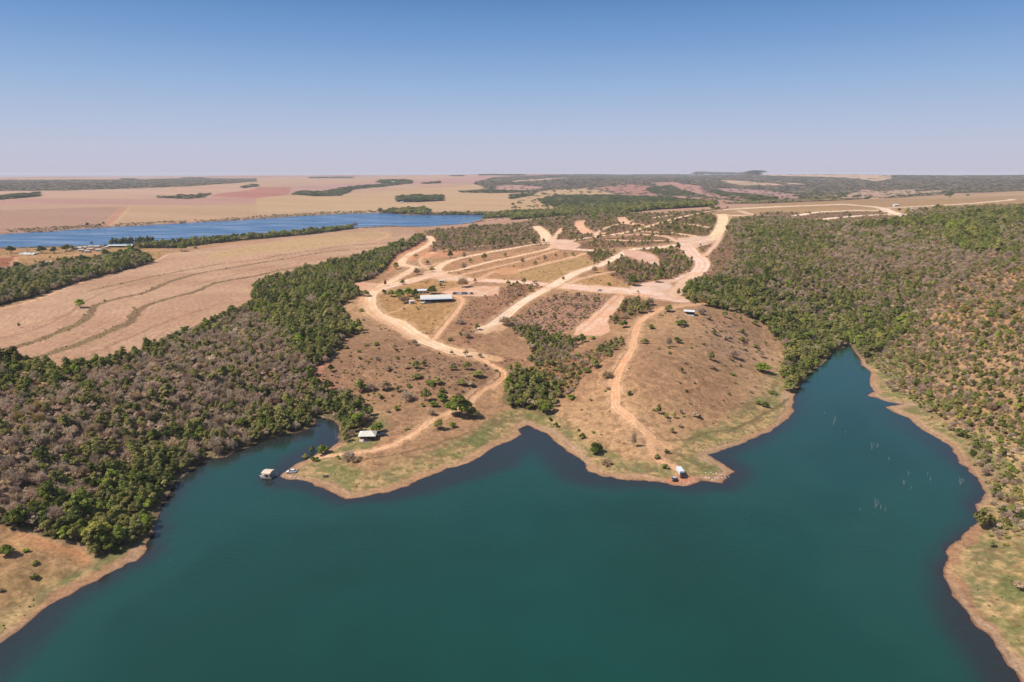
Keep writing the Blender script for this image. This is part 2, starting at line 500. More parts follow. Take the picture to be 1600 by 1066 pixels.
blend(sl, fm, mixc(alb(200, 160, 127), alb(183, 142, 112), 0.5 + 1.0 * N1[sl] + 0.6 * N2[sl]))
FD[sl] *= 1 - fm; SD[sl] *= 1 - fm
CLS[sl] = np.where((fm > 0.5) & (RR[sl] < 1900), 1, CLS[sl])
FIELDM = np.zeros((NR, NC), np.float32); FIELDM[sl] = fm
sl2, d2 = farpoly([(400, 382), (480, 370), (560, 362), (610, 362), (605, 370), (560, 379), (480, 389), (400, 396), (320, 406), (330, 396)], alb(196, 160, 116), -1, warp=3, w=8)[:2]
sl, dt = line(T1, 10, 0.0, True, 90)
st = np.sin(dt * (2 * math.pi / 5.0) + 2.0 * N2[sl]) * 0.055 + np.sin(dt * (2 * math.pi / 1.7)) * 0.03
C[sl] *= (1 + st * FIELDM[sl] * (dt < 85))[..., None]
for T_, w_ in ((T0, 2.0), (T1, 3.3), (T2, 3.7)):
    sl, dt = line(T_, w_, 1.5)
    m = soft(w_ * (1 + 0.6 * N2[sl]) - dt, 0.6) * ease((1500 - RR[sl]) / 500) * FIELDM[sl]
    blend(sl, m, mixc(alb(142, 110, 82), alb(136, 116, 78), 0.5 + N1[sl] * 1.5), 0.92)
    SD[sl] = np.maximum(SD[sl], m * 0.8); SZ[sl] = np.where(m > 0.3, 0.32, SZ[sl]); SG[sl] = np.where(m > 0.3, 0.3, SG[sl])
for T_ in ([(300, 447), (400, 421), (480, 408), (570, 397)], [(330, 430), (420, 417), (560, 398), (640, 380)], [(0, 530), (80, 505), (150, 462), (260, 432)], [(60, 590), (130, 560), (230, 515), (330, 480), (390, 470)], [(300, 400), (400, 391), (520, 380), (620, 368)]):
    sl, dt = line(T_, 1.2, 3.0)
    blend(sl, soft(1.2 + 0.8 * N2[sl] - dt, 1.2) * FIELDM[sl], alb(156, 120, 92), 0.8)
# pale rim of the field
sl, dt = line([(0, 484), (62, 466), (112, 446), (175, 428.5), (237, 410.5), (262, 397)], 2, 0.8)
blend(sl, soft(2.0 - dt, 0.8), alb(222, 176, 138))
# grassland by the farm
farpoly([(-60, 394), (0, 391), (150, 387), (215, 386), (260, 392), (236, 410), (232, 402), (215, 392), (150, 402), (60, 418), (-60, 432)], alb(176, 136, 88), 0.0, warp=4, shrubs=0.03)
farpoly([(-60, 403), (0, 402), (25, 400), (20, 412), (0, 424), (-60, 428)], alb(166, 104, 74), 0.0, warp=5)

# forests: (outline, ground, density, share green, height)
GFL = alb(118, 104, 74)
F1 = [(-420, 600), (-80, 574), (0, 570), (60, 573), (95, 584), (130, 577), (190, 561), (225, 553), (265, 533), (330, 508), (352, 496), (394, 480), (398, 446), (480, 423), (560, 403), (640, 378), (655, 371), (664, 374), (650, 383), (620, 398),
      (612, 404), (596, 425), (578, 437), (547, 446), (566, 461), (550, 467), (530, 480), (540, 495), (562, 520), (541, 530), (520, 557), (510, 565), (490, 587), (494, 600), (522, 612), (547, 620), (574, 637),
      (579, 654), (556, 674), (541, 692), (528, 692), (526, 668), (518, 660), (504, 657), (499, 650), (494, 662), (488, 672), (468, 679), (451, 684), (427, 688), (402, 699), (380, 709), (352, 720), (322, 725), (290, 750), (264, 784),
      (246, 824), (236, 846), (218, 856), (180, 868), (139, 880), (116, 863), (82, 856), (60, 852), (22, 836), (0, 822), (-80, 800), (-420, 760)]
farpoly(F1, GFL, 1.0, 0.70, 0.85, warp=2.5, shrubs=0.5)
farpoly([(-60, 640), (60, 606), (140, 586), (240, 555), (330, 514), (390, 490), (430, 520), (470, 560), (490, 590), (460, 630), (410, 655), (350, 672), (290, 672), (250, 692), (205, 725), (150, 770), (80, 800), (10, 815), (-60, 800)], alb(160, 134, 112), 0.97, 0.15, 0.70, warp=14, w=8)
farpoly([(-60, 430), (0, 430), (60, 420), (150, 407), (190, 400), (215, 396), (233, 405), (237, 411), (175, 428), (112, 444), (62, 461), (0, 478), (-60, 492)], GFL, 1.0, 0.62, 1.0, warp=3)
farpoly([(40, 425), (150, 410), (170, 415), (100, 430), (40, 445)], GFL, 0.97, 0.2, 0.8, warp=8, w=5)
farpoly([(212, 385), (280, 381), (340, 376), (400, 371), (470, 362), (545, 356), (552, 358), (480, 367), (400, 374), (340, 380), (270, 388), (214, 388)], GFL, 1.0, 0.95, 0.9, warp=3)
# right side
F5 = [(1145, 345), (1200, 338), (1270, 346), (1300, 349), (1412, 342), (1425, 332), (1475, 326), (1600, 322), (1750, 318), (2050, 314), (2050, 1150), (1750, 1180), (1640, 1150), (1560, 900), (1560, 800), (1500, 690), (1440, 640), (1400, 600), (1372, 575), (1352, 560),
      (1338, 552), (1332, 545), (1320, 552), (1304, 560), (1290, 570), (1272, 590), (1256, 606), (1246, 622), (1228, 604), (1216, 580), (1226, 563), (1240, 555), (1215, 533), (1195, 507), (1150, 488), (1100, 477), (1067, 472), (1063, 458), (1087, 437),
      (1112, 436), (1142, 412), (1150, 395), (1138, 375), (1136, 355)]
farpoly(F5, alb(156, 130, 98), 0.92, 0.40, 0.56, warp=4, shrubs=0.7)
farpoly([(1063, 458), (1087, 437), (1180, 445), (1280, 470), (1400, 480), (1440, 500), (1430, 530), (1380, 560), (1352, 560), (1338, 552), (1332, 545), (1320, 552), (1304, 560), (1290, 570), (1272, 590), (1256, 606), (1246, 622), (1228, 604), (1216, 580), (1226, 563), (1240, 555), (1215, 533), (1195, 507), (1150, 488), (1100, 477), (1067, 472)],
        alb(128, 114, 82), 1.0, 0.72, 0.82, warp=4, w=3)
farpoly([(1160, 360), (1260, 370), (1250, 400), (1300, 440), (1420, 470), (1400, 490), (1250, 470), (1180, 445), (1150, 430), (1180, 400)], alb(144, 122, 92), 0.95, 0.56, 0.64, warp=16, w=10)
farpoly([(1420, 345), (1600, 330), (1700, 340), (1700, 362), (1560, 352), (1420, 356), (1340, 356)], alb(116, 104, 64), 0.95, 0.88, 0.8, warp=16, w=10)
farpoly([(1500, 345), (1545, 360), (1560, 395), (1590, 405), (1530, 400), (1490, 375)], alb(100, 92, 60), 1.0, 0.9, 1.0, warp=16, w=10)
farpoly([(1330, 420), (1440, 395), (1530, 395), (1640, 420), (1640, 470), (1560, 470), (1480, 450), (1400, 450)], alb(146, 118, 98), 0.9, 0.16, 0.62, warp=20, w=10)
farpoly([(1260, 350), (1400, 360), (1500, 385), (1400, 400), (1280, 385)], alb(138, 114, 92), 0.92, 0.3, 0.62, warp=20, w=10)
# open slope with scattered trees
S5 = [(1352, 562), (1400, 530), (1440, 500), (1500, 455), (1560, 430), (1700, 420), (2000, 420), (2000, 1150), (1750, 1250), (1640, 1180), (1600, 1050), (1570, 960), (1548, 860), (1540, 800), (1560, 780), (1545, 740), (1510, 690), (1470, 665), (1430, 635), (1400, 610), (1372, 580)]
farpoly(S5, alb(176, 138, 100), 0.72, 0.50, 0.54, warp=5, w=4, shrubs=0.9)
farpoly([(1470, 470), (1530, 430), (1620, 420), (1620, 500), (1560, 520), (1500, 510)], alb(188, 140, 98), 0.4, 0.45, 0.6, warp=14, w=8, shrubs=0.6)
farpoly([(1552, 870), (1590, 840), (1700, 850), (1700, 1250), (1620, 1120), (1600, 1020), (1570, 950)], alb(196, 150, 96), 0.05, 0.6, 0.6, warp=3, w=3, shrubs=0.25)
# gully between the two headlands
farpoly([(790, 588), (805, 578), (830, 585), (850, 600), (872, 620), (866, 638), (848, 652), (815, 642), (787, 632)], alb(130, 112, 78), 1.0, 0.80, 0.80, warp=2)
farpoly([(796, 497), (830, 500), (850, 520), (892, 528), (900, 545), (880, 560), (850, 572), (835, 580), (825, 560), (830, 545), (808, 522)], alb(140, 112, 78), 0.85, 0.62, 0.5, warp=4, shrubs=0.9)
farpoly([(835, 582), (850, 572), (880, 562), (935, 545), (975, 528), (970, 550), (935, 575), (905, 600), (880, 620), (862, 610), (850, 598)], alb(158, 114, 82), 0.34, 0.7, 0.45, warp=4, shrubs=0.9)

# scrub between the roads
RED = alb(162, 118, 94)
farpoly([(1110, 331), (1200, 319), (1320, 313.5), (1400, 309), (1475, 305), (1600, 298), (1720, 295), (1720, 316), (1600, 320), (1450, 327), (1420, 332), (1250, 332), (1150, 333)], alb(184, 146, 104), 0.0, warp=6, w=6)
farpoly([(1400, 311), (1500, 304), (1600, 300), (1700, 298), (1700, 302), (1600, 305), (1500, 309)], alb(196, 158, 116), -1, warp=6, w=6)
scr = [
 ([(664, 362), (725, 355), (800, 350), (870, 338), (960, 334), (1050, 334), (1140, 325), (1100, 336), (1050, 345), (1012, 357), (975, 367), (925, 374), (880, 380), (800, 388), (725, 394), (672, 394), (676, 377)], RED, 0.10, 0.60, 0.75),
 ([(905, 400), (945, 392), (965, 400), (940, 415), (925, 418), (915, 410)], RED, 0.25, 0.75, 0.9),
 ([(947, 415), (975, 402), (1000, 412), (1035, 415), (1030, 400), (1000, 390), (1060, 392), (1080, 408), (1078, 422), (1062, 436), (1025, 437), (985, 446), (960, 432)], RED * 0.96, 0.22, 0.5, 0.95),
 ([(862, 458), (930, 462), (952, 466), (940, 480), (915, 497), (890, 515), (880, 520), (850, 515), (810, 508), (802, 500), (830, 482)], alb(172, 130, 106), 0.05, 0.25, 0.8),
 ([(975, 470), (1000, 470), (1020, 484), (1010, 492), (985, 498), (965, 508), (950, 500), (960, 486)], alb(150, 112, 82), 0.35, 0.6, 0.8),
 ([(800, 445), (845, 447), (815, 465), (790, 482), (780, 470)], alb(160, 112, 84), 0.06, 0.4, 0.9),
 ([(880, 385), (940, 374), (1000, 368), (1080, 375), (1040, 380), (960, 388), (900, 392)], RED, 0.05, 0.5, 0.8),
 ([(1020, 352), (1060, 344), (1110, 336), (1125, 345), (1118, 360), (1100, 372), (1020, 366), (990, 362)], alb(158, 116, 84), 0.12, 0.7, 0.9),
 ([(1130, 372), (1140, 356), (1152, 395), (1140, 412), (1115, 435), (1092, 432), (1105, 415), (1100, 400), (1085, 385), (1100, 378)], alb(160, 116, 90), 0.06, 0.35, 0.9),
 ([(1248, 333), (1380, 331), (1390, 340), (1300, 346), (1250, 346), (1180, 338), (1200, 331)], RED, 0.03, 0.3, 0.8),
 ([(495, 590), (600, 560), (690, 560), (770, 575), (775, 592), (750, 610), (700, 625), (600, 640), (560, 625)], None, 0.0, 0.45, 0.34),
 ([(735, 470), (790, 450), (800, 470), (770, 500), (740, 545), (800, 560), (820, 570), (780, 575), (720, 540), (710, 510)], alb(168, 124, 94), 0.0, 0.4, 0.25),
]
for pts, c, fd, g, sd_ in scr:
    farpoly(pts, c, min(1, fd * 1.5) if fd > 0 else -1, g, 0.6, warp=4, shrubs=min(1.0, sd_), w=3)
    sl, d = poly(pts, 4); SZ[sl] = np.where((d > 0) & (SD[sl] > 0.13), 0.60, SZ[sl])
    SG[sl] = np.where(d > 0, 0.25 if g < 0.5 else 0.42, SG[sl])
# short grass around the sheds and on the plateau
GR = alb(184, 142, 96)
for pts, c in (([(592, 462), (640, 455), (705, 462), (722, 472), (705, 497), (676, 528), (640, 512), (600, 490)], alb(182, 140, 92)),
               ([(625, 448), (680, 430), (735, 440), (700, 452), (650, 456)], alb(186, 142, 94)),
               ([(690, 440), (700, 412), (750, 400), (860, 388), (915, 396), (930, 412), (900, 425), (870, 442), (800, 438), (740, 434)], alb(186, 140, 100)),
               ([(800, 430), (845, 416), (905, 400), (930, 412), (895, 425), (865, 443)], alb(184, 148, 98)),
               ([(900, 440), (940, 420), (955, 432), (978, 447), (930, 450)], alb(188, 144, 98))):
    farpoly(pts, c, 0.0, warp=3, w=3, shrubs=0.02)
# bare red earth near the cove
farpoly([(488, 588), (512, 563), (530, 580), (545, 600), (555, 622), (522, 612), (498, 602)], alb(206, 138, 112), 0.0, warp=3, w=1.5)
farpoly([(505, 716), (530, 696), (548, 690), (560, 680), (600, 674), (640, 664), (640, 690), (590, 706), (540, 712), (500, 722)], alb(206, 148, 114), -1, warp=2, w=2)
farpoly([(615, 388), (655, 372), (672, 385), (735, 394), (700, 402), (650, 403), (620, 420), (600, 430)], alb(206, 146, 108), -1, warp=3, w=3)

# headland pastures: cattle paths winding through the dry grass
hill = poly([(870, 660), (880, 620), (940, 575), (985, 510), (1060, 478), (1150, 488), (1195, 507), (1230, 555), (1240, 620), (1150, 670), (1080, 690), (1050, 740), (930, 730)], 3)
sl, d = hill
m = soft(d, 6)
blend(sl, m, mixc(alb(190, 151, 110), alb(166, 127, 94), 0.5 + 1.0 * N1[sl]))
pn = fbm(XX[sl], YY[sl], 22, 2, 50); pn2 = fbm(XX[sl], YY[sl], 15, 2, 61)
trail = np.exp(-(pn / 0.035) ** 2) + np.exp(-((pn - 0.33) / 0.03) ** 2) + np.exp(-(pn2 / 0.03) ** 2)
blend(sl, np.clip(trail, 0, 1) * m, alb(206, 158, 118), 0.5)
tr2 = np.exp(-((pn + 0.09) / 0.03) ** 2)
blend(sl, np.clip(tr2, 0, 1) * m, alb(150, 108, 76), 0.45)
SD[sl] = np.where(m > 0.5, 0.03, SD[sl])
sl, d = poly([(1110, 500), (1160, 510), (1200, 560), (1150, 570), (1100, 545)], 8)
SD[sl] = np.where(d > 0, 0.16, SD[sl]); blend(sl, soft(d, 8), alb(192, 150, 122), 0.4)
mid = poly([(495, 590), (540, 530), (580, 480), (640, 530), (700, 560), (770, 575), (770, 600), (700, 640), (620, 690), (560, 680), (580, 640), (520, 605)], 3)
sl, d = mid
m = soft(d, 5)
blend(sl, m, mixc(alb(180, 142, 104), alb(152, 116, 88), 0.5 + 1.3 * N1[sl]), 0.9)
pn = fbm(XX[sl], YY[sl], 17, 2, 350); blend(sl, np.exp(-(pn / 0.03) ** 2) * m, alb(204, 160, 122), 0.5); blend(sl, np.exp(-((pn - 0.12) / 0.035) ** 2) * m, alb(138, 104, 78), 0.45)
SD[sl] = np.where(d > 0, np.maximum(SD[sl], 0.035) * np.where((SD[sl] > 0.2) & (N1[sl] < -0.05), 0.12, 1), SD[sl])

# belts along the reservoir: wet edge, bare strip, green grass, dry grass
lk = (RR < 900) & (LD > -3)
BELT = LD + 2.2 * N2 + 1.5 * N1
wooded = np.clip(FD, 0, 1)
gb = ease((BELT - 3.2) / 3) * ease((24 + 12 * N1 - BELT) / 8) * lk * (1 - 0.7 * (wooded > 0.8))
C[:] = mixc(C, mixc(alb(136, 130, 84), alb(180, 150, 104), 0.5 + 1.1 * N2 + 1.2 * N3), gb * 0.88)
pb = (1 - 0.75 * (wooded > 0.8)) * ease((BELT - 0.4) / 1.0) * ease((5.0 + 5 * fbm(XX, YY, 38, 2, 300) - BELT) / 3) * lk
C[:] = mixc(C, mixc(alb(194, 160, 128), alb(164, 134, 106), 0.5 + 1.6 * N2 + 1.0 * N3), pb * (0.35 + 0.5 * ease(0.5 + 1.6 * fbm(XX, YY, 30, 2, 310))))
wb = ease((0.9 - LD) / 0.8) * lk
C *= (1 + 0.10 * np.sin(LD * 2.4 + 4 * N1 + 2 * N2) * pb + 0.05 * np.sin(LD * 0.9 + 5 * N1) * gb)[..., None]
C[:] = mixc(C, alb(128, 94, 78), wb * 0.8)
GRB = (gb > 0.4) & (FD < 0.5)
SD = np.where(GRB, np.where(N2 > 0.1, 0.55, 0.10), SD).astype(np.float32)
gr = ease((fbm(XX, YY, 14, 3, 77) - 0.12) / 0.2) * gb
C[:] = mixc(C, alb(112, 118, 66), gr * 0.6)
SZ[GRB] = 0.26; SG[GRB] = 0.85
FD = np.where((gb > 0.5) & (BELT > 4) & (FD < 0.95) & (XX > 120), FD * 0.25, FD)
# dark old waterline on the right headland
for pts in ([(1042, 690), (1075, 686), (1110, 678), (1150, 668), (1185, 652), (1215, 637), (1236, 622)], [(545, 722), (575, 716), (620, 710), (650, 702), (690, 690), (740, 676)]):
    sl, d = line(pts, 0.8, 2.0)
    blend(sl, soft(0.8 + 0.5 * N2[sl] - d, 0.5), alb(116, 98, 66), 0.75)
TREELESS = np.zeros((NR, NC), bool)

# ----------------------------------------------------------------- roads
ROADM = np.zeros((NR, NC), np.float32)


def road(pts, half, c=(226, 190, 158), rag=0.5, tracks=True, sm=True, edge=0.5, strength=1.0):
    sl, d = line(pts, half, 0.8, sm)
    w = half * (1 + 0.22 * N2[sl] * rag)
    e_ = np.maximum(edge, RR[sl] * 0.0005)
    m = soft(w - d, e_) * strength
    cc = mixc(alb(*c), alb(c[0] * 0.95, c[1] * 0.90, c[2] * 0.86), 0.5 + 1.1 * N2[sl]) * 1.12
    if tracks and half > 2:
        tr = np.exp(-((d - half * 0.38) / (half * 0.12)) ** 2)
        cc = mixc(cc, alb(c[0] * 0.9, c[1] * 0.83, c[2] * 0.76), tr * 0.6)
    halo = soft(w * 1.5 + 1.2 + 1.5 * N2[sl] - d, 1.6) * strength
    blend(sl, halo, alb(214, 170, 130), 0.6)
    blend(sl, m, cc)
    ROADM[sl] = np.maximum(ROADM[sl], m)
    TREELESS[sl] |= d < w + 1.5
    CLS[sl] = np.where((m > 0.5) & (LD[sl] > 0), 2, CLS[sl])


def pad(pts, c, w=1.0, warp=1.5, strength=1.0):
    sl, d = poly(pts, warp)
    m = soft(d, w) * strength
    blend(sl, m, mixc(alb(*c), alb(c[0] * 0.94, c[1] * 0.88, c[2] * 0.83), 0.5 + 1.2 * N2[sl]))
    ROADM[sl] = np.maximum(ROADM[sl], m)
    TREELESS[sl] |= d > -1
    CLS[sl] = np.where(m > 0.5, 2, CLS[sl])


OCH, PINK, PALE, ORG = (240, 208, 172), (240, 206, 184), (244, 218, 190), (222, 156, 112)
pad([(545, 446), (560, 441), (600, 443), (618, 436), (610, 446), (596, 454), (575, 458), (560, 453)], (224, 178, 146))
road([(670, 369), (675, 377), (665, 385), (652, 392), (640, 397), (627, 410), (634, 415), (647, 417), (642, 422), (620, 435), (600, 445), (590, 453)], 5.0, OCH)
road([(675, 395), (655, 404), (640, 400)], 7, ORG, tracks=False, strength=0.5)
road([(590, 452), (580, 460), (577, 472), (581, 483), (590, 492), (604, 498), (620, 503), (640, 517), (662, 532), (687, 542), (706, 549), (725, 553), (750, 556)], 5.2, OCH)
road([(565, 464), (574, 482), (590, 497), (615, 511), (640, 527)], 2.2, (220, 176, 138), strength=0.7)
road([(750, 556), (762, 559), (775, 562)], 3.5, (218, 176, 130), tracks=False, strength=0.8)
road([(740, 557), (758, 566), (775, 576), (785, 584), (784, 591), (775, 599), (755, 610), (742, 619), (728, 634), (700, 645), (675, 657), (650, 675), (625, 689), (600, 699), (575, 705), (558, 707), (525, 711), (495, 714)], 1.7, (222, 178, 138), edge=0.4)
road([(596, 452), (625, 441), (650, 435), (680, 427), (684, 420), (692, 413), (712, 405), (750, 397), (800, 388), (837, 382), (862, 380), (887, 377), (925, 371), (975, 364), (1012, 354), (1050, 343), (1100, 332), (1150, 326), (1200, 323), (1262, 321), (1312, 319)], 5.0, OCH)
road([(600, 450), (640, 441), (680, 429)], 4, PINK)
road([(1140, 327), (1200, 324), (1262, 321.5), (1320, 319.5)], 14, PALE, tracks=False)
road([(1312, 319), (1362, 323), (1380, 326), (1390, 331), (1408, 336)], 8, PALE, tracks=False)
road([(1380, 325.5), (1420, 323.5), (1450, 322), (1525, 317.5), (1600, 311), (1700, 306)], 7, PALE, tracks=False)
road([(682, 427), (704, 424), (725, 420), (762, 410), (800, 402), (850, 391), (865, 385)], 3.5, OCH)
road([(684, 428), (700, 433), (712, 435), (737, 437), (800, 440), (840, 443), (862, 445), (925, 450), (975, 452), (1012, 456), (1058, 463)], 6.5, PINK)
road([(890, 447), (925, 450), (960, 453), (1010, 460), (1058, 468)], 10, (232, 196, 172), tracks=False)
road([(960, 456), (990, 459), (1020, 462), (1052, 466)], 3.0, ORG, tracks=False, strength=0.8)
road([(930, 449), (945, 450), (975, 452)], 3.0, (244, 226, 206), tracks=False, strength=0.8)
road([(657, 402), (656, 409), (662, 416), (672, 421)], 1.6, (224, 176, 142))
road([(805, 425), (837, 416), (887, 404), (915, 396)], 2.8, (226, 184, 148))
pad([(770, 424), (790, 418), (812, 420), (810, 428), (785, 430)], (222, 168, 124), strength=0.7)
road([(752, 515), (775, 505), (800, 485), (825, 467), (862, 447)], 4.2, PALE)
road([(862, 447), (900, 426), (937, 414), (962, 402), (987, 390), (1025, 387), (1062, 382), (1100, 376), (1115, 372)], 5.4, PALE)
pad([(740, 519), (752, 512), (770, 508), (786, 508), (794, 512), (782, 519), (770, 516), (758, 522)], (230, 194, 154), warp=4, w=2, strength=0.9)
road([(1112, 374), (1122, 362), (1128, 350), (1130, 340), (1128, 335)], 8, (238, 210, 166), tracks=False)
road([(1070, 382), (1080, 396), (1092, 405), (1097, 412), (1094, 420), (1087, 427), (1067, 436)], 7.5, PINK)
pad([(1060, 436), (1075, 430), (1088, 432), (1075, 438), (1045, 442), (1015, 448), (1000, 450), (1004, 442), (1030, 438)], (230, 192, 168))
road([(865, 384), (900, 390), (935, 391)], 5.5, PINK)
road([(940, 375), (987, 376), (1050, 376), (1087, 376)], 4, (224, 182, 152), tracks=False)
road([(1005, 362), (1050, 364), (1087, 370)], 4, (228, 188, 152), tracks=False)
road([(1045, 347), (1087, 352), (1115, 357)], 4, (230, 196, 156), tracks=False, strength=0.8)
road([(837, 354), (850, 365), (855, 378)], 8, OCH, tracks=False)
road([(907, 345), (906, 355), (922, 365), (940, 365)], 8, (228, 180, 144), tracks=False)
road([(970, 340), (977, 348), (1000, 352)], 8, (228, 184, 150), tracks=False)
road([(1020, 341), (1047, 336.5)], 9, (232, 196, 162), tracks=False)
road([(1142, 336.5), (1160, 337)], 8, (236, 204, 168), tracks=False)
road([(1247, 337), (1275, 332), (1312, 330), (1340, 329), (1372, 329)], 8, PALE, tracks=False)
road([(1267, 345), (1285, 343), (1300, 341), (1350, 337), (1385, 335.5)], 8, PALE, tracks=False)
pad([(960, 462), (975, 464), (966, 482), (950, 502), (952, 517), (940, 525), (920, 525), (896, 522), (900, 512), (920, 497), (940, 481)], (230, 190, 162))
road([(968, 462), (955, 474), (938, 490), (922, 505), (905, 518)], 1.0, (196, 148, 116), tracks=False, strength=0.7)
road([(1100, 474), (1078, 476), (1055, 480), (1035, 482), (1017, 490), (1003, 499), (996, 508), (991, 525), (987, 545), (975, 565), (965, 583), (962, 603), (963, 622), (966, 637), (985, 652), (1007, 672), (1018, 684), (1018, 697)], 2.3, (224, 178, 138), edge=0.5)
road([(1015, 683), (1020, 697), (1022, 710), (1035, 722), (1050, 727), (1058, 734)], 1.8, (220, 170, 130), strength=0.8, edge=0.8)
road([(1015, 684), (1030, 695), (1045, 700)], 2.6, (218, 172, 126), strength=0.6, edge=1.2)
road([(704, 462), (712, 463), (722, 470), (716, 482), (705, 497), (692, 512), (677, 530)], 1.8, (224, 180, 142))
road([(640, 476), (620, 485), (610, 488)], 1.0, (216, 176, 134), tracks=False, strength=0.6)
pad([(692, 457), (715, 451), (750, 447), (781, 447), (779, 462), (750, 463), (725, 463), (705, 461)], (230, 190, 160))
pad([(970, 390), (1000, 392), (1020, 398), (1030, 405), (1031, 414), (1015, 412), (995, 405), (975, 399)], (228, 186, 164), warp=3)
road([(770, 425), (740, 440), (710, 452), (695, 456)], 3, (220, 176, 140), tracks=False, strength=0.7)
pad([(985, 447), (1010, 442), (1045, 440), (1058, 452), (1062, 467), (1030, 464), (985, 456)], (240, 208, 186), warp=4, w=2, strength=0.85)
pad([(853, 375), (885, 374), (908, 383), (892, 391), (862, 388)], (238, 202, 176), warp=4, w=2, strength=0.85)
pad([(665, 424), (685, 418), (705, 428), (735, 434), (715, 440), (680, 436), (655, 434)], (234, 196, 162), warp=4, w=2, strength=0.7)
pad([(905, 446), (960, 448), (1000, 452), (990, 461), (930, 457), (900, 453)], (240, 208, 184), warp=3, w=2, strength=0.8)
pad([(1060, 372), (1110, 368), (1118, 378), (1085, 388), (1060, 386)], (238, 204, 180), warp=4, w=2, strength=0.8)
for T_, w_ in (([(620, 436), (640, 424), (664, 416), (690, 410)], 2.5), ([(705, 433), (740, 425), (790, 414), (835, 402), (870, 392)], 1.8), ([(880, 446), (905, 436), (940, 428), (965, 424)], 1.8), ([(862, 378), (800, 381), (740, 386), (690, 392), (672, 396)], 2.5),
               ([(930, 372), (935, 362), (960, 352), (990, 345)], 3), ([(1060, 378), (1040, 370), (1000, 366), (960, 368)], 3), ([(1088, 428), (1065, 444), (1055, 462)], 5), ([(1155, 329), (1180, 336), (1240, 338)], 5), ([(880, 356), (870, 366), (862, 378)], 4), ([(1100, 400), (1120, 380), (1125, 366)], 3)):
    road(T_, w_, (234, 198, 168), tracks=False, strength=0.75, edge=1.2, rag=2.0)
# tracks of the farm side
road([(-40, 402), (40, 402), (100, 400), (150, 396)], 1.8, (206, 148, 116), tracks=False)
road([(26, 402), (20, 412), (12, 420)], 1.6, (206, 148, 116), tracks=False)
road([(60, 412), (100, 407), (130, 404), (170, 398), (215, 393), (260, 391)], 2.2, (212, 160, 128), tracks=False)
road([(196, 324), (180, 340), (166, 352)], 9, (204, 140, 112), tracks=False, strength=0.8)
road([(202, 324), (188, 340), (174, 352)], 4, (212, 178, 130), tracks=False, strength=0.7)
road([(800, 302), (800, 308), (760, 316), (720, 322), (690, 332)], 6, (220, 180, 152), tracks=False, strength=0.6)
road([(560, 357), (605, 366), (590, 376), (560, 380)], 4, (208, 166, 124), tracks=False, strength=0.6)
road([(0, 862), (25, 842), (60, 850), (90, 862), (118, 866), (127, 878)], 2.6, (212, 150, 106), tracks=False, strength=0.7, edge=1.0)
road([(1380, 316), (1440, 313), (1520, 308), (1600, 303)], 3, (224, 184, 152), tracks=False, strength=0.7)
pad([(1055, 757), (1035, 753), (1045, 744), (1060, 742), (1080, 744), (1088, 750), (1078, 758)], (204, 140, 110), strength=0.8)

FD[TREELESS] = 0; SD[TREELESS] = 0
FD = np.where(LD > 1.6, FD, 0); SD = np.where(LD > 2.5, SD, 0)
# open grassland bottom left
sl, d = poly([(-60, 830), (0, 822), (22, 836), (60, 852), (82, 856), (116, 863), (139, 880), (100, 900), (0, 960), (-60, 1000)], 2)
blend(sl, soft(d, 4), mixc(alb(182, 144, 98), alb(162, 126, 88), 0.5 + 1.2 * N2[sl]), 0.8)

# fine mottling and tufts, everywhere less on roads
rough_n = (0.26 * N3 + 0.13 * N2 + 0.20 * fbm(XX, YY, 0.9, 2, 91)) * (1 - 0.55 * ROADM) * np.exp(-RR / 2500)
C *= (1 + rough_n)[..., None]
tuft = ease((fbm(XX, YY, 3.1, 2, 120) - 0.22) / 0.15) * (1 - ROADM) * (CLS == 0) * (RR < 1200) * (LD > 8)
C[:] = mixc(C, alb(128, 98, 68), tuft * 0.45)
C[:] = mixc(C, C * np.array([1.02, 0.97, 0.93], np.float32), 0.5 + N4)
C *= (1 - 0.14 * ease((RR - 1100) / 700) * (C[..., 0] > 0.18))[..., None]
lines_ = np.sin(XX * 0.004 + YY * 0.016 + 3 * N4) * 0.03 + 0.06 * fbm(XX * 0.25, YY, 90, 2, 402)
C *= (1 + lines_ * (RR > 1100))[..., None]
C = np.clip(C, 0.004, 0.85)

# relief
ZG = ZS + (LD > 0) * (np.minimum(LD, 20) / 20) * (0.55 * N2 + 1.3 * N1 * ease(LD / 60)) * (1 - 0.8 * ROADM) * np.exp(-RR / 1500)
ZG = ZG + (LD > 0) * 0.10 * N3 * np.exp(-RR / 500) * (1 - ROADM)
ZG = (ZG - 0.35 * ROADM * (RR < 1200) * 0.6).astype(np.float32)
ZG = np.where((LD > 0) & (ZG < 0.03), 0.03, ZG)

# ----------------------------------------------------------------- materials
MATS = {}


def new_mat(name):
    m = bpy.data.materials.new(name)
    m.use_nodes = True
    nt = m.node_tree
    nt.nodes.clear()
    out = nt.nodes.new('ShaderNodeOutputMaterial')
    bs = nt.nodes.new('ShaderNodeBsdfPrincipled')
    nt.links.new(bs.outputs[0], out.inputs[0])
    return m, nt, bs, out


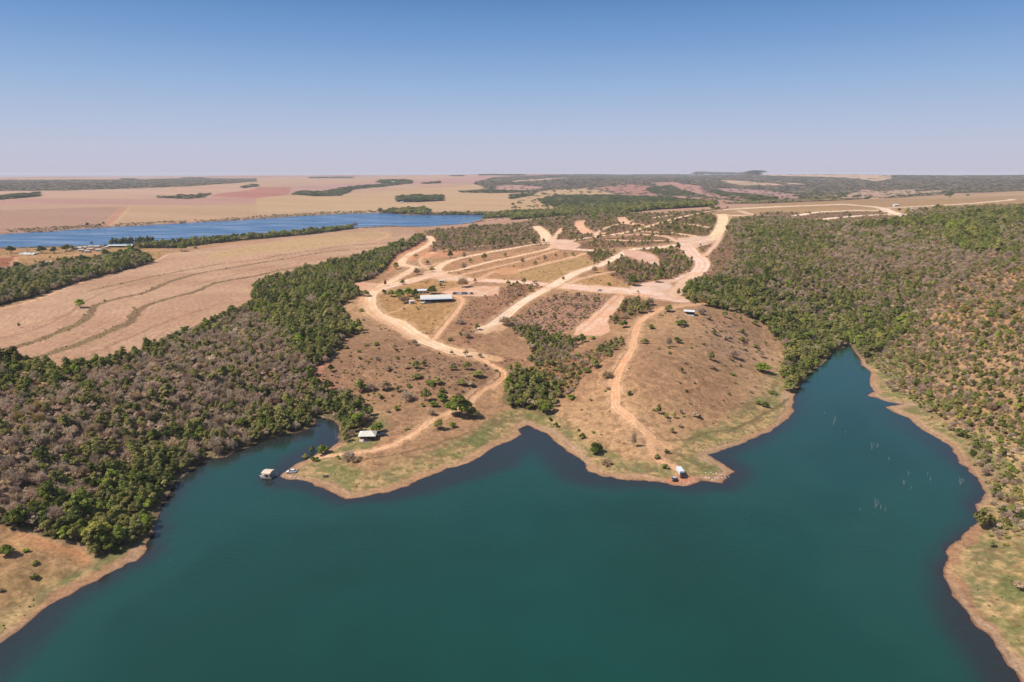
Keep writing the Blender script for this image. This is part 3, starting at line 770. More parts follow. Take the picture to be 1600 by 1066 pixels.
def ground_mat():
    m, nt, bs, out = new_mat('ground')
    at = nt.nodes.new('ShaderNodeAttribute'); at.attribute_name = 'Col'
    tc = nt.nodes.new('ShaderNodeTexCoord')
    n1 = nt.nodes.new('ShaderNodeTexNoise'); n1.inputs['Scale'].default_value = 0.9; n1.inputs['Detail'].default_value = 5; n1.inputs['Roughness'].default_value = 0.65
    nt.links.new(tc.outputs['Object'], n1.inputs['Vector'])
    mr = nt.nodes.new('ShaderNodeMapRange'); mr.inputs['From Min'].default_value = 0.3; mr.inputs['From Max'].default_value = 0.7
    mr.inputs['To Min'].default_value = 0.68; mr.inputs['To Max'].default_value = 1.30
    nt.links.new(n1.outputs['Fac'], mr.inputs['Value'])
    vm = nt.nodes.new('ShaderNodeVectorMath'); vm.operation = 'SCALE'
    nt.links.new(at.outputs['Color'], vm.inputs[0]); nt.links.new(mr.outputs[0], vm.inputs['Scale'])
    nt.links.new(vm.outputs[0], bs.inputs['Base Color'])
    bs.inputs['Roughness'].default_value = 0.95
    bs.inputs['Specular IOR Level'].default_value = 0.1
    bp = nt.nodes.new('ShaderNodeBump'); bp.inputs['Strength'].default_value = 0.35; bp.inputs['Distance'].default_value = 0.25
    nt.links.new(n1.outputs['Fac'], bp.inputs['Height']); nt.links.new(bp.outputs[0], bs.inputs['Normal'])
    return m


def water_mat(name, rough, spec=0.5):
    m, nt, bs, out = new_mat(name)
    at = nt.nodes.new('ShaderNodeAttribute'); at.attribute_name = 'Col'
    tc = nt.nodes.new('ShaderNodeTexCoord')
    nt.links.new(at.outputs['Color'], bs.inputs['Base Color'])
    bs.inputs['Roughness'].default_value = rough
    bs.inputs['IOR'].default_value = 1.333
    bs.inputs['Specular IOR Level'].default_value = spec
    wv = nt.nodes.new('ShaderNodeTexNoise'); wv.inputs['Scale'].default_value = 0.018; wv.inputs['Detail'].default_value = 5
    wm = nt.nodes.new('ShaderNodeMapping'); wm.inputs['Scale'].default_value = (0.45, 1.6, 1); wm.inputs['Rotation'].default_value = (0, 0, 0.5)
    nt.links.new(tc.outputs['Object'], wm.inputs[0]); nt.links.new(wm.outputs[0], wv.inputs['Vector'])
    wr = nt.nodes.new('ShaderNodeMapRange'); wr.inputs['From Min'].default_value = 0.35; wr.inputs['From Max'].default_value = 0.65; wr.inputs['To Min'].default_value = rough * 0.5; wr.inputs['To Max'].default_value = rough * 1.9
    nt.links.new(wv.outputs['Fac'], wr.inputs['Value']); nt.links.new(wr.outputs[0], bs.inputs['Roughness'])
    mp = nt.nodes.new('ShaderNodeMapping'); mp.inputs['Scale'].default_value = (0.35, 0.9, 1)
    mp.inputs['Rotation'].default_value = (0, 0, 0.25)
    nt.links.new(tc.outputs['Object'], mp.inputs[0])
    n1 = nt.nodes.new('ShaderNodeTexNoise'); n1.inputs['Scale'].default_value = 0.9; n1.inputs['Detail'].default_value = 4
    nt.links.new(mp.outputs[0], n1.inputs['Vector'])
    bp = nt.nodes.new('ShaderNodeBump'); bp.inputs['Strength'].default_value = 0.5; bp.inputs['Distance'].default_value = 0.16
    nt.links.new(n1.outputs['Fac'], bp.inputs['Height']); nt.links.new(bp.outputs[0], bs.inputs['Normal'])
    return m


def flat_mat(name, col, rough=0.7, metal=0.0, noise=0.18, scale=2.0):
    if name in MATS: return MATS[name]
    m, nt, bs, out = new_mat(name)
    tc = nt.nodes.new('ShaderNodeTexCoord')
    n1 = nt.nodes.new('ShaderNodeTexNoise'); n1.inputs['Scale'].default_value = scale; n1.inputs['Detail'].default_value = 4
    nt.links.new(tc.outputs['Object'], n1.inputs['Vector'])
    cr = nt.nodes.new('ShaderNodeMix'); cr.data_type = 'RGBA'
    cr.inputs[6].default_value = (*[c * (1 - noise) for c in col], 1); cr.inputs[7].default_value = (*[min(1, c * (1 + noise)) for c in col], 1)
    nt.links.new(n1.outputs['Fac'], cr.inputs[0]); nt.links.new(cr.outputs[2], bs.inputs['Base Color'])
    bs.inputs['Roughness'].default_value = rough
    bs.inputs['Metallic'].default_value = metal
    MATS[name] = m
    return m


def leaf_mat(name, src):
    """crown colour comes from the instance (stuff) or from the object (single trees), each leaf a little different"""
    m, nt, bs, out = new_mat(name)
    nt.nodes.remove(bs)
    sh = nt.nodes.new('ShaderNodeAttribute'); sh.attribute_name = 'shade'
    if src == 'instance':
        ti = nt.nodes.new('ShaderNodeAttribute'); ti.attribute_type = 'INSTANCER'; ti.attribute_name = 'tint'
        c = ti.outputs['Color']
    else:
        ti = nt.nodes.new('ShaderNodeObjectInfo'); c = ti.outputs['Color']
    vm = nt.nodes.new('ShaderNodeVectorMath'); vm.operation = 'MULTIPLY'
    nt.links.new(c, vm.inputs[0]); nt.links.new(sh.outputs['Color'], vm.inputs[1])
    di = nt.nodes.new('ShaderNodeBsdfDiffuse'); tr = nt.nodes.new('ShaderNodeBsdfTranslucent')
    nt.links.new(vm.outputs[0], di.inputs[0]); nt.links.new(vm.outputs[0], tr.inputs[0])
    mx = nt.nodes.new('ShaderNodeMixShader'); mx.inputs[0].default_value = 0.36
    nt.links.new(di.outputs[0], mx.inputs[1]); nt.links.new(tr.outputs[0], mx.inputs[2])
    nt.links.new(mx.outputs[0], out.inputs[0])
    return m


M_GROUND = ground_mat()
M_WATER = water_mat('water', 0.09)
M_WATERF = water_mat('far_water', 0.22, 0.22)
M_LEAF_I, M_LEAF_O = leaf_mat('leaves_of_woods', 'instance'), leaf_mat('leaves', 'object')
M_BARK = flat_mat('bark', (0.17, 0.135, 0.105), 0.9, scale=3)
M_DEAD = flat_mat('dead_wood', (0.30, 0.275, 0.24), 0.85, scale=3)


def grid_object(name, mask, Z, colors, mat, kind='structure', smooth_=False, rs=1):
    """faces of the polar grid whose four corners satisfy mask (per face)"""
    nc = mask.shape[1]
    fr, fc = np.nonzero(mask)
    NCC = Z.shape[1]
    a = fr * NCC + fc; b = a + 1; c_ = a + NCC + 1; d_ = a + NCC
    q = np.stack([a, d_, c_, b], 1)[:, ::-1]          # upward facing
    used, inv = np.unique(q.ravel(), return_inverse=True)
    me = bpy.data.meshes.new(name)
    nv, nf = len(used), len(q)
    me.vertices.add(nv); me.loops.add(nf * 4); me.polygons.add(nf)
    X_, Y_ = colors[1], colors[2]
    co = np.stack([X_.ravel()[used], Y_.ravel()[used], Z.ravel()[used]], 1).astype(np.float32)
    me.vertices.foreach_set('co', co.ravel())
    me.loops.foreach_set('vertex_index', inv.astype(np.int32))
    me.polygons.foreach_set('loop_start', np.arange(0, nf * 4, 4, dtype=np.int32))
    me.polygons.foreach_set('loop_total', np.full(nf, 4, np.int32))
    me.polygons.foreach_set('use_smooth', np.full(nf, smooth_, bool))
    at = me.attributes.new('Col', 'FLOAT_COLOR', 'POINT')
    cc = np.ones((nv, 4), np.float32); cc[:, :3] = colors[0].reshape(-1, 3)[used]
    at.data.foreach_set('color', cc.ravel())
    me.update(); me.validate()
    me.materials.append(mat)
    o = bpy.data.objects.new(name, me); COL.link(o)
    o['kind'] = kind
    return o


fcls = np.maximum.reduce([CLS[:-1, :-1], CLS[1:, :-1], CLS[:-1, 1:], CLS[1:, 1:]])
fcls = np.where((CLS[:-1, :-1] == 2), 2, np.where(fcls == 2, CLS[:-1, :-1], fcls))
deep = np.minimum.reduce([LD[:-1, :-1], LD[1:, :-1], LD[:-1, 1:], LD[1:, 1:]]) > -22
CC = (C, XX, YY)
grid_object('ground', (fcls == 0) & deep, ZG, CC, M_GROUND)
grid_object('field', (fcls == 1) & deep, ZG, CC, M_GROUND)
grid_object('dirt_road', (fcls == 2) & deep, ZG, CC, M_GROUND)
grid_object('hills', (fcls == 3) & deep, ZG, CC, M_GROUND)

# near water: the colour of its body; near the banks the red bed shows through
S2 = (slice(0, NR, 2), slice(0, NC, 2))
W = -LD[S2]; rW = RR[S2]
ws1 = fbm(XX[S2], YY[S2], 60, 3, 201); ws2 = fbm(XX[S2], YY[S2], 14, 3, 202)
deepc = lin(32, 82, 64); tealc = lin(28, 95, 82)
ws3 = fbm(XX[S2], YY[S2], 110, 2, 207)
wc = mixc(np.broadcast_to(deepc, W.shape + (3,)), tealc, 0.5 + 0.5 * ws1 + 0.1 * ws2)
wc = mixc(wc, lin(46, 100, 84), ease((34 + 24 * ws1 + 5 * ws2 - W) / 16) * 0.4)
pen_ = np.exp(-((XX[S2] + 20) / 90) ** 2 - ((YY[S2] - 290) / 50) ** 2) * 10
wc = mixc(wc, lin(64, 62, 62), ease((11 + pen_ + 9 * ws3 + 7 * ws1 + 3 * ws2 - W) / 12) * 0.85 * ease((420 - rW) / 150 + 0.35))
wc = mixc(wc, lin(72, 60, 56), ease((2.2 + 1.5 * ws2 - W) / 2.4) * 0.9)
wc = wc * (1 + 0.05 * ws2)[..., None]
WC2 = (wc * 0.425, XX[S2], YY[S2])
wz = np.zeros(W.shape, np.float32)
mw, fw = MAINW[S2] & ~(FARW[S2]), FARW[S2]
grid_object('water', mw[:-1, :-1] | mw[1:, 1:] | mw[1:, :-1] | mw[:-1, 1:], wz, WC2, M_WATER, smooth_=True)
wcf = np.broadcast_to(lin(62, 104, 140), W.shape + (3,)) * (1 + 0.05 * fbm(XX[S2], YY[S2] * 3.0, 260, 3, 222))[..., None]  # far lake: blue of the reflected sky put into the base colour
grid_object('water', fw[:-1, :-1] & fw[1:, 1:], wz, (wcf * 0.75, XX[S2], YY[S2]), M_WATERF, smooth_=True)

# ----------------------------------------------------------------- mesh building
class MB:
    def __init__(s): s.v, s.f = [], []
    def add(s, vs, fs):
        b = len(s.v); s.v += [tuple(v) for v in vs]; s.f += [tuple(b + i for i in f) for f in fs]; return s
    def box(s, x0, x1, y0, y1, z0, z1):
        return s.add([(x0, y0, z0), (x1, y0, z0), (x1, y1, z0), (x0, y1, z0), (x0, y0, z1), (x1, y0, z1), (x1, y1, z1), (x0, y1, z1)],
                     [(0, 3, 2, 1), (4, 5, 6, 7), (0, 1, 5, 4), (1, 2, 6, 5), (2, 3, 7, 6), (3, 0, 4, 7)])
    def tube(s, a, b, ra, rb, k=6):
        a, b = Vector(a), Vector(b)
        d = (b - a).normalized(); u = d.orthogonal().normalized(); w = d.cross(u)
        vs = []
        for p, r_ in ((a, ra), (b, rb)):
            for i in range(k):
                t = 2 * math.pi * i / k
                vs.append(p + u * math.cos(t) * r_ + w * math.sin(t) * r_)
        fs = [(i, (i + 1) % k, k + (i + 1) % k, k + i) for i in range(k)] + [tuple(range(k))[::-1], tuple(range(k, 2 * k))]
        return s.add(vs, fs)
    def prism(s, prof, y0, y1):
        """profile in x-z pushed along y"""
        k = len(prof)
        vs = [(x, y0, z) for x, z in prof] + [(x, y1, z) for x, z in prof]
        fs = [(i, (i + 1) % k, k + (i + 1) % k, k + i) for i in range(k)] + [tuple(range(k))[::-1], tuple(range(k, 2 * k))]
        return s.add(vs, fs)
    def build(s, name, mat, parent=None, bevel=0.0):
        me = bpy.data.meshes.new(name)
        me.from_pydata(s.v, [], s.f); me.update()
        me.materials.append(mat)
        o = bpy.data.objects.new(name, me); COL.link(o)
        if parent is not None: o.parent = parent
        if bevel:
            b = o.modifiers.new('bevel', 'BEVEL'); b.width = bevel; b.segments = 2
        return o


def quads_mesh(name, P, shade, mats, extra=None):
    """P: (n,4,3) quads + optional wood (verts, faces)"""
    n_ = len(P)
    vs = P.reshape(-1, 3); fs = np.arange(n_ * 4).reshape(-1, 4)
    me = bpy.data.meshes.new(name)
    ev = np.zeros((0, 3)); ef = []
    if extra is not None: ev, ef = np.array(extra.v), [tuple(i + n_ * 4 for i in f) for f in extra.f]
    me.from_pydata(np.vstack([vs, ev]).tolist() if len(ev) else vs.tolist(), [], fs.tolist() + ef)
    for m in mats: me.materials.append(m)
    if len(ef):
        mi = np.zeros(len(me.polygons), np.int32); mi[n_:] = 1
        me.polygons.foreach_set('material_index', mi)
    at = me.attributes.new('shade', 'FLOAT_COLOR', 'POINT')
    sc = np.ones((len(me.vertices), 4), np.float32)
    sc[:n_ * 4, :3] = np.repeat(shade, 4, 0)
    at.data.foreach_set('color', sc.ravel())
    me.update()
    return me


def leaf_cloud(g, n_, lobes, size, up=0.25, aspect=1.0):
    """leaf clumps over a set of lobes (x,y,z,r)"""
    L = np.array(lobes)
    wgt = L[:, 3] ** 2; wgt /= wgt.sum()
    k = g.choice(len(L), n_, p=wgt)
    d = g.normal(size=(n_, 3)); d[:, 2] = np.abs(d[:, 2]) * 0.9 + d[:, 2] * 0.25 + up * 0.3
    d /= np.linalg.norm(d, axis=1)[:, None]
    rad = L[k, 3] * (0.55 + 0.62 * g.random(n_) ** 0.8)
    c = L[k, :3] + d * rad[:, None] * np.array([1, 1, 0.85])
    nrm = d * 0.8 + g.normal(size=(n_, 3)) * 0.33 + np.array([0, 0, up + 0.12])
    nrm /= np.linalg.norm(nrm, axis=1)[:, None]
    t = np.cross(nrm, g.normal(size=(n_, 3))); t /= np.linalg.norm(t, axis=1)[:, None]
    b = np.cross(nrm, t)
    s_ = size * (0.6 + 0.8 * g.random(n_))[:, None]
    t, b = t * s_ * aspect, b * s_
    P = np.stack([c - t - b * 0.6, c + t * 0.7 - b, c + t + b * 0.6, c - t * 0.7 + b], 1)
    sh = 0.74 + 0.5 * g.random(n_)
    lob = 0.72 + 0.56 * g.random(len(L))
    sh = sh * lob[k]
    shade = np.stack([sh * (0.92 + 0.2 * g.random(n_)), sh, sh * (0.85 + 0.2 * g.random(n_))], 1)
    return P, shade


def limbs(mb, g, h, rad, base_r, n_l, crown_z):
    mb.tube((0, 0, -0.6), (0.05 * rad, 0, crown_z), base_r, base_r * 0.62, 6)
    ends = []
    for i in range(n_l):
        a = 2 * math.pi * (i + g.random() * 0.7) / n_l
        e_ = (math.cos(a) * rad * (0.45 + 0.35 * g.random()), math.sin(a) * rad * (0.45 + 0.35 * g.random()), crown_z + (h - crown_z) * (0.35 + 0.45 * g.random()))
        z0 = crown_z * (0.6 + 0.38 * g.random())
        mb.tube((0.04 * rad, 0, z0), e_, base_r * 0.5, base_r * 0.16, 5)
        ends.append(e_)
    return ends


def leafy(seed, h=8.0, rad=4.0, n_=1000, size=0.34, low=0.26, spread=1.0, nlobe=11):
    """-> (crown quads, shade, wood)"""
    g = np.random.default_rng(seed)
    lobes = []
    for i in range(nlobe):
        a = g.random() * 2 * math.pi; q = math.sqrt(g.random()) * rad * 0.76 * spread
        fz = 1 - (q / rad) ** 2 * 0.9
        z = h * (low + 0.12) + (h * (0.80 - low)) * fz * (0.35 + 0.65 * g.random())
        lobes.append((math.cos(a) * q, math.sin(a) * q, z, rad * (0.17 + 0.25 * g.random())))
    lobes.append((0.15 * rad * g.normal(), 0.15 * rad * g.normal(), h * 0.5, rad * 0.5))
    P, s_ = leaf_cloud(g, n_, lobes, size)
    mb = MB(); limbs(mb, g, h, rad, 0.22, 6, h * low)
    return P, s_, mb


def bare(seed, h=7.5, rad=3.6, n_=900):
    g = np.random.default_rng(seed)
    mb = MB()
    ends = limbs(mb, g, h, rad, 0.17, 7, h * 0.3)
    for e_ in ends:
        for j in range(3):
            d = np.array(e_) * np.array([0.5, 0.5, 0]) + g.normal(size=3) * rad * 0.25
            f_ = (e_[0] + d[0], e_[1] + d[1], min(h, e_[2] + abs(d[2]) + 0.5))
            mb.tube(e_, f_, 0.045, 0.02, 4)
    d = g.normal(size=(n_, 3)); d[:, 2] = np.abs(d[:, 2])
    d /= np.linalg.norm(d, axis=1)[:, None]
    q = (0.42 + 0.58 * g.random(n_) ** 0.7)
    lump = 1 + 0.34 * np.sin(d[:, 0] * 5 + seed) * np.cos(d[:, 1] * 6 + seed * 2)
    c = d * (q * lump)[:, None] * np.array([rad, rad, h * 0.6]) + np.array([0, 0, h * 0.34])
    dirn = d + g.normal(size=(n_, 3)) * 0.6 + np.array([0, 0, 0.4]); dirn /= np.linalg.norm(dirn, axis=1)[:, None]
    side = np.cross(dirn, g.normal(size=(n_, 3))); side /= np.linalg.norm(side, axis=1)[:, None]
    L = (0.45 + 0.55 * g.random(n_))[:, None]; w = (0.07 + 0.10 * g.random(n_))[:, None]
    P = np.stack([c - dirn * L - side * w, c - dirn * L + side * w, c + dirn * L + side * w * 0.4, c + dirn * L - side * w * 0.4], 1)
    sh = 0.7 + 0.6 * g.random(n_)
    return P, np.stack([sh, sh * (0.95 + 0.1 * g.random(n_)), sh], 1), mb


def tall(seed, h=14.0, rad=2.4, n_=800):
    g = np.random.default_rng(seed)
    lobes = [(g.normal() * 0.5, g.normal() * 0.5, h * (0.3 + 0.66 * i / 9), rad * (0.9 - 0.55 * abs(i / 9 - 0.35))) for i in range(10)]
    P, s_ = leaf_cloud(g, n_, lobes, 0.34)
    mb = MB(); mb.tube((0, 0, -0.6), (0, 0, h * 0.85), 0.2, 0.06, 6)
    for i in range(5):
        a = i * 2.4
        mb.tube((0, 0, h * (0.3 + 0.1 * i)), (math.cos(a) * rad * 0.7, math.sin(a) * rad * 0.7, h * (0.38 + 0.1 * i)), 0.07, 0.03, 4)
    return P, s_, mb


def bushy(seed, h=1.7, rad=1.3, n_=260, size=0.2):
    g = np.random.default_rng(seed)
    lobes = [(g.normal() * rad * 0.42, g.normal() * rad * 0.42, h * (0.3 + 0.3 * g.random()), rad * (0.34 + 0.25 * g.random())) for i in range(6)]
    P, s_ = leaf_cloud(g, n_, lobes, size)
    mb = MB()
    for i in range(4):
        a = i * 1.6 + seed
        mb.tube((0, 0, -0.2), (math.cos(a) * rad * 0.5, math.sin(a) * rad * 0.5, h * 0.5), 0.05, 0.02, 4)
    return P, s_, mb


# prototypes: 0-5 leafy, 6-8 bare, 9 half-bare, 10-12 bushes, 13 bare shrub, 14 tall
PROTO = []
for s_ in range(6):
    PROTO.append(leafy(100 + s_, h=8 + (s_ % 3) * 0.8, rad=3.7 + (s_ % 2) * 0.6, n_=1250, size=0.34, low=0.07, nlobe=14 + 2 * s_))
for s_ in range(3): PROTO.append(bare(200 + s_))
P9 = leafy(300, h=7.5, rad=3.6, n_=480, size=0.30, low=0.1)
PROTO.append(P9)
for s_ in range(3): PROTO.append(bushy(400 + s_))
P13 = bare(500, h=1.7, rad=1.4, n_=200)
P13 = (P13[0] * np.array([1, 1, 1.0]), P13[1], bushy(501)[2])
PROTO.append(P13)
PROTO.append(tall(600))
for s_ in range(4): PROTO.append(leafy(700 + s_, h=6.0, rad=3.9, n_=1300, size=0.30, low=0.02, nlobe=12))
# collection of shapes for the woods (never linked to the scene)
pc = bpy.data.collections.new('wood_shapes')
for i, (P, s_, mb) in enumerate(PROTO):
    me = quads_mesh('wood_shape', P, s_, [M_LEAF_I, M_BARK], mb)
    pc.objects.link(bpy.data.objects.new('wood_shape_%02d' % i, me))

TINT = {
 'dark green': (0.110, 0.132, 0.032), 'green': (0.195, 0.225, 0.048), 'olive green': (0.290, 0.265, 0.085), 'bright green': (0.265, 0.310, 0.052),
 'yellow-green': (0.360, 0.325, 0.080), 'grey leafless': (0.500, 0.385, 0.262), 'brown dry': (0.470, 0.335, 0.195), 'mauve-grey': (0.490, 0.345, 0.245),
 'rust red': (0.34, 0.15, 0.085), 'golden': (0.42, 0.30, 0.11)}
TNAMES = list(TINT)
TARR = np.array([TINT[k] for k in TNAMES], np.float32)
TARR *= 1.07
TARR[:3] = TARR[:3] * 0.90 + np.array([0.26, 0.215, 0.12], np.float32) * 0.10


def lookup(A_, u, v):
    fu = np.clip(np.round(np.interp(u, UU, np.arange(NC))).astype(int), 0, NC - 1)
    fv = np.clip(np.round(np.interp(v, VV, np.arange(NR))).astype(int), 0, NR - 1)
    return A_[fv, fu]


def scatter(D, bands, smin, k, seed):
    g = np.random.default_rng(seed)
    res = []
    for r0, r1 in bands:
        s = max(smin, k * r0)
        xm = r1 * math.sin(R(49))
        y0 = r0 * math.cos(R(49))
        gx, gy = np.meshgrid(np.arange(-xm, xm, s), np.arange(y0, r1, s * 0.9))
        gx = gx + (np.arange(gx.shape[0]) % 2 * 0.5 * s)[:, None]
        x = gx.ravel() + (g.random(gx.size) - 0.5) * s * 0.9; y = gy.ravel() + (g.random(gx.size) - 0.5) * s * 0.9
        r_ = np.hypot(x, y); u = np.arctan2(x, y)
        ok = (r_ >= r0) & (r_ < r1) & (np.abs(u) < R(49))
        x, y, r_, u = x[ok], y[ok], r_[ok], u[ok]
        dn = lookup(D, u, np.log(r_))
        keep = g.random(len(x)) < dn
        res.append(np.stack([x[keep], y[keep], r_[keep], u[keep], np.full(keep.sum(), s)], 1))
    return np.vstack(res)


def bandlist(a, b, q=1.18):
    o = []
    while a < b: o.append((a, a * q)); a *= q
    return o


def choose_tints(x, y, gshare, g, seed):
    """colour kinds, clustered"""
    cl = fbm(x, y, 26, 2, seed) * 0.55 + (g.random(len(x)) - 0.5) * 0.9 + 0.5
    green = cl < np.clip(gshare, 0, 1) * 1.0 + (gshare - 0.5) * 0.25
    q = g.random(len(x)) + 0.35 * fbm(x, y, 18, 2, seed + 5)
    k = np.where(green, np.where(q < 0.15, 0, np.where(q < 0.42, 1, np.where(q < 0.96, 2, np.where(q < 1.06, 3, 4)))),
                 np.where(q < 0.38, 5, np.where(q < 0.60, 6, np.where(q < 1.02, 7, np.where(q < 1.045, 8, 9)))))
    k = np.where(~green & (g.random(len(x)) < 0.16), 2, k)
    return k.astype(int)


g0 = np.random.default_rng(11)
ft = scatter(FD, bandlist(120, 15000), 3.7, 0.0050, 21)
x, y, r_, u, s_ = ft.T
gs = lookup(FG, u, np.log(r_)); hh = lookup(FH, u, np.log(r_))
tk = choose_tints(x, y, gs, g0, 33)
zz = gz(u, np.log(r_))
size = (0.66 + 0.55 * g0.random(len(x)) ** 1.3) * hh
hs = size * np.where(s_ < 4.8, (s_ / 4.8) ** 0.55, (s_ / 4.8) ** 0.22)
big = g0.random(len(x)) < 0.10
ws = size ** 0.7 * hh ** 0.3 * (s_ / 4.8) * 0.95 * np.where(big, 1.55, 1.0)
hs = hs * np.where(big, 1.25, 1.0)
tk = tk.copy()
isbare = tk >= 5
var = np.where(isbare, 6 + g0.integers(0, 3, len(x)), g0.integers(0, 6, len(x)))
var = np.where(isbare & (g0.random(len(x)) < 0.3), 9, var)
hs = np.where(isbare, hs * 0.9, hs) * np.where((r_ > 1800) & (hh < 1.9), (1800 / r_) ** 0.75, 1)
tk = np.where((r_ > 2300) & (tk < 5) & (g0.random(len(x)) < 0.85), 0, tk)
tk = np.where((r_ > 2300) & (tk >= 5) & (g0.random(len(x)) < 0.35), 0, tk)
tint = TARR[tk] * (0.72 + 0.52 * g0.random((len(x), 1))).astype(np.float32)
FOREST = dict(x=x, y=y, z=zz, r=r_, u=u, var=var, tint=tint, tk=tk, hs=hs, ws=ws, rot=g0.random(len(x)) * 6.283)


def project(x, y, z):
    yy = y * cP - (z - CAMH) * sP
    zu = y * sP + (z - CAMH) * cP
    return CX + FPX * x / yy, CY - FPX * zu / yy


def instancer(name, D, label, cat):
    me = bpy.data.meshes.new(name)
    n_ = len(D['x'])
    me.vertices.add(n_)
    me.vertices.foreach_set('co', np.stack([D['x'], D['y'], D['z']], 1).astype(np.float32).ravel())
    a = me.attributes.new('tint', 'FLOAT_COLOR', 'POINT')
    cc = np.ones((n_, 4), np.float32); cc[:, :3] = D['tint']; a.data.foreach_set('color', cc.ravel())
    a = me.attributes.new('variant', 'INT', 'POINT'); a.data.foreach_set('value', D['var'].astype(np.int32))
    a = me.attributes.new('size', 'FLOAT_VECTOR', 'POINT'); a.data.foreach_set('vector', np.stack([D['ws'], D['ws'], D['hs']], 1).astype(np.float32).ravel())
    a = me.attributes.new('turn', 'FLOAT_VECTOR', 'POINT'); a.data.foreach_set('vector', np.stack([D['rot'] * 0, D['rot'] * 0, D['rot']], 1).astype(np.float32).ravel())
    o = bpy.data.objects.new(name, me); COL.link(o)
    ng = bpy.data.node_groups.new(name, 'GeometryNodeTree')
    ng.interface.new_socket('Geometry', in_out='INPUT', socket_type='NodeSocketGeometry')
    ng.interface.new_socket('Geometry', in_out='OUTPUT', socket_type='NodeSocketGeometry')
    N, L = ng.nodes, ng.links
    gi, go = N.new('NodeGroupInput'), N.new('NodeGroupOutput')
    iop = N.new('GeometryNodeInstanceOnPoints'); ci_ = N.new('GeometryNodeCollectionInfo')
    ci_.inputs['Collection'].default_value = pc
    ci_.inputs['Separate Children'].default_value = True
    ci_.inputs['Reset Children'].default_value = True

    def attr(nm, ty):
        q = N.new('GeometryNodeInputNamedAttribute'); q.data_type = ty; q.inputs['Name'].default_value = nm
        return [s for s in q.outputs if s.enabled and s.name == 'Attribute'][0]
    m2p = N.new('GeometryNodeMeshToPoints')
    L.new(gi.outputs[0], m2p.inputs[0]); L.new(m2p.outputs[0], iop.inputs['Points'])
    L.new(ci_.outputs[0], iop.inputs['Instance'])
    iop.inputs['Pick Instance'].default_value = True
    L.new(attr('variant', 'INT'), iop.inputs['Instance Index'])
    L.new(attr('turn', 'FLOAT_VECTOR'), iop.inputs['Rotation'])
    L.new(attr('size', 'FLOAT_VECTOR'), iop.inputs['Scale'])
    L.new(iop.outputs[0], go.inputs[0])
    md = o.modifiers.new('woods', 'NODES'); md.node_group = ng
    o['kind'] = 'stuff'; o['label'] = label; o['category'] = cat
    return o


# ----------------------------------------------------------------- single trees and bushes
TREE_MESH = {}
for i, (P, s_, mb) in enumerate(PROTO):
    cm = quads_mesh('crown', P, s_, [M_LEAF_O])
    wm = bpy.data.meshes.new('trunk'); wm.from_pydata(mb.v, [], mb.f); wm.materials.append(M_BARK); wm.update()
    TREE_MESH[i] = (cm, wm)
PH = [8, 8.8, 9.6, 8, 8.8, 9.6, 7.5, 7.5, 7.5, 7.5, 1.5, 1.5, 1.5, 1.7, 14.0, 6.2, 6.2, 6.2, 6.2]
PR = [3.9, 4.5, 3.9, 4.5, 3.9, 4.5, 3.8, 3.8, 3.8, 3.8, 1.25, 1.25, 1.25, 1.4, 2.4, 4.2, 4.2, 4.2, 4.2]
TREES = []


def single(kindname, x, y, z, v, w, h, rot, tint, label, cat, group):
    """one tree (trunk + crown) or one bush (stems + leaves)"""
    root = bpy.data.objects.new(kindname, None)
    COL.link(root)
    root.empty_display_size = 1
    root.location = (x, y, z); root.rotation_euler = (0, 0, rot); root.scale = (w, w, h)
    tag(root, label, cat, group)
    cm, wm = TREE_MESH[v]
    c_ = bpy.data.objects.new('crown' if cat == 'tree' else 'leaves', cm); COL.link(c_); c_.parent = root
    c_.color = (*[float(t) for t in tint], 1)
    t_ = bpy.data.objects.new('trunk' if cat == 'tree' else 'stem', wm); COL.link(t_); t_.parent = root
    return root

LAND = [(418, 745, 'the floating platform'), (500, 655, 'the head of the left cove'), (380, 705, 'the left cove mouth'), (300, 732, 'the bend of the left bank'), (240, 820, 'the steep left bank'), (150, 880, 'the grassy bank corner at lower left'),
        (20, 835, 'the ochre clearing at lower left'), (60, 575, 'the near corner of the big field'), (200, 560, 'the lower edge of the big field'), (360, 495, 'the field corner over the left forest'), (100, 700, 'the leafless heart of the left forest'),
        (573, 690, 'the white-roofed pavilion'), (720, 645, 'the spreading tree by the track'), (680, 470, 'the long white shed'), (830, 640, 'the foot of the middle gully'), (860, 545, 'the upper end of the gully'),
        (1062, 745, 'the truck on the red point'), (1076, 490, 'the white hilltop shelter'), (1240, 600, 'the corner trees of the right inlet'), (1330, 545, 'the tip of the right inlet'), (1365, 620, 'the grass spit in the right inlet'),
        (1450, 675, 'the curved right bank'), (1535, 760, 'the notch of the right bank'), (1485, 860, 'the lower bulge of the right bank'), (1580, 980, 'the lower right corner bank'), (1590, 700, 'the right edge of the picture'),
        (1500, 560, 'the ochre gap on the right slope'), (1060, 460, 'the end of the wide dirt road'), (640, 420, 'the winding road to the far lake'), (125, 478, 'the lone tree of the big field'), (950, 720, 'the low shore of the right headland'), (655, 372, 'the top bend of the winding road')]
ORD = ['closest', 'second closest', 'third closest', 'fourth closest', 'fifth closest', 'sixth closest', 'seventh closest', 'eighth closest', 'ninth closest', 'tenth closest', 'eleventh closest', 'twelfth closest']
PENDING = []


def pend(o, adj, noun, px, py):
    best = min(LAND, key=lambda l: math.hypot(l[0] - px, (l[1] - py) * 1.3))
    dx, dy = px - best[0], py - best[1]
    way = ('right of' if dx > 0 else 'left of') if abs(dx) > abs(dy) else ('below' if dy > 0 else 'above')
    PENDING.append((best[2], way, adj, noun, math.hypot(dx, dy), o))


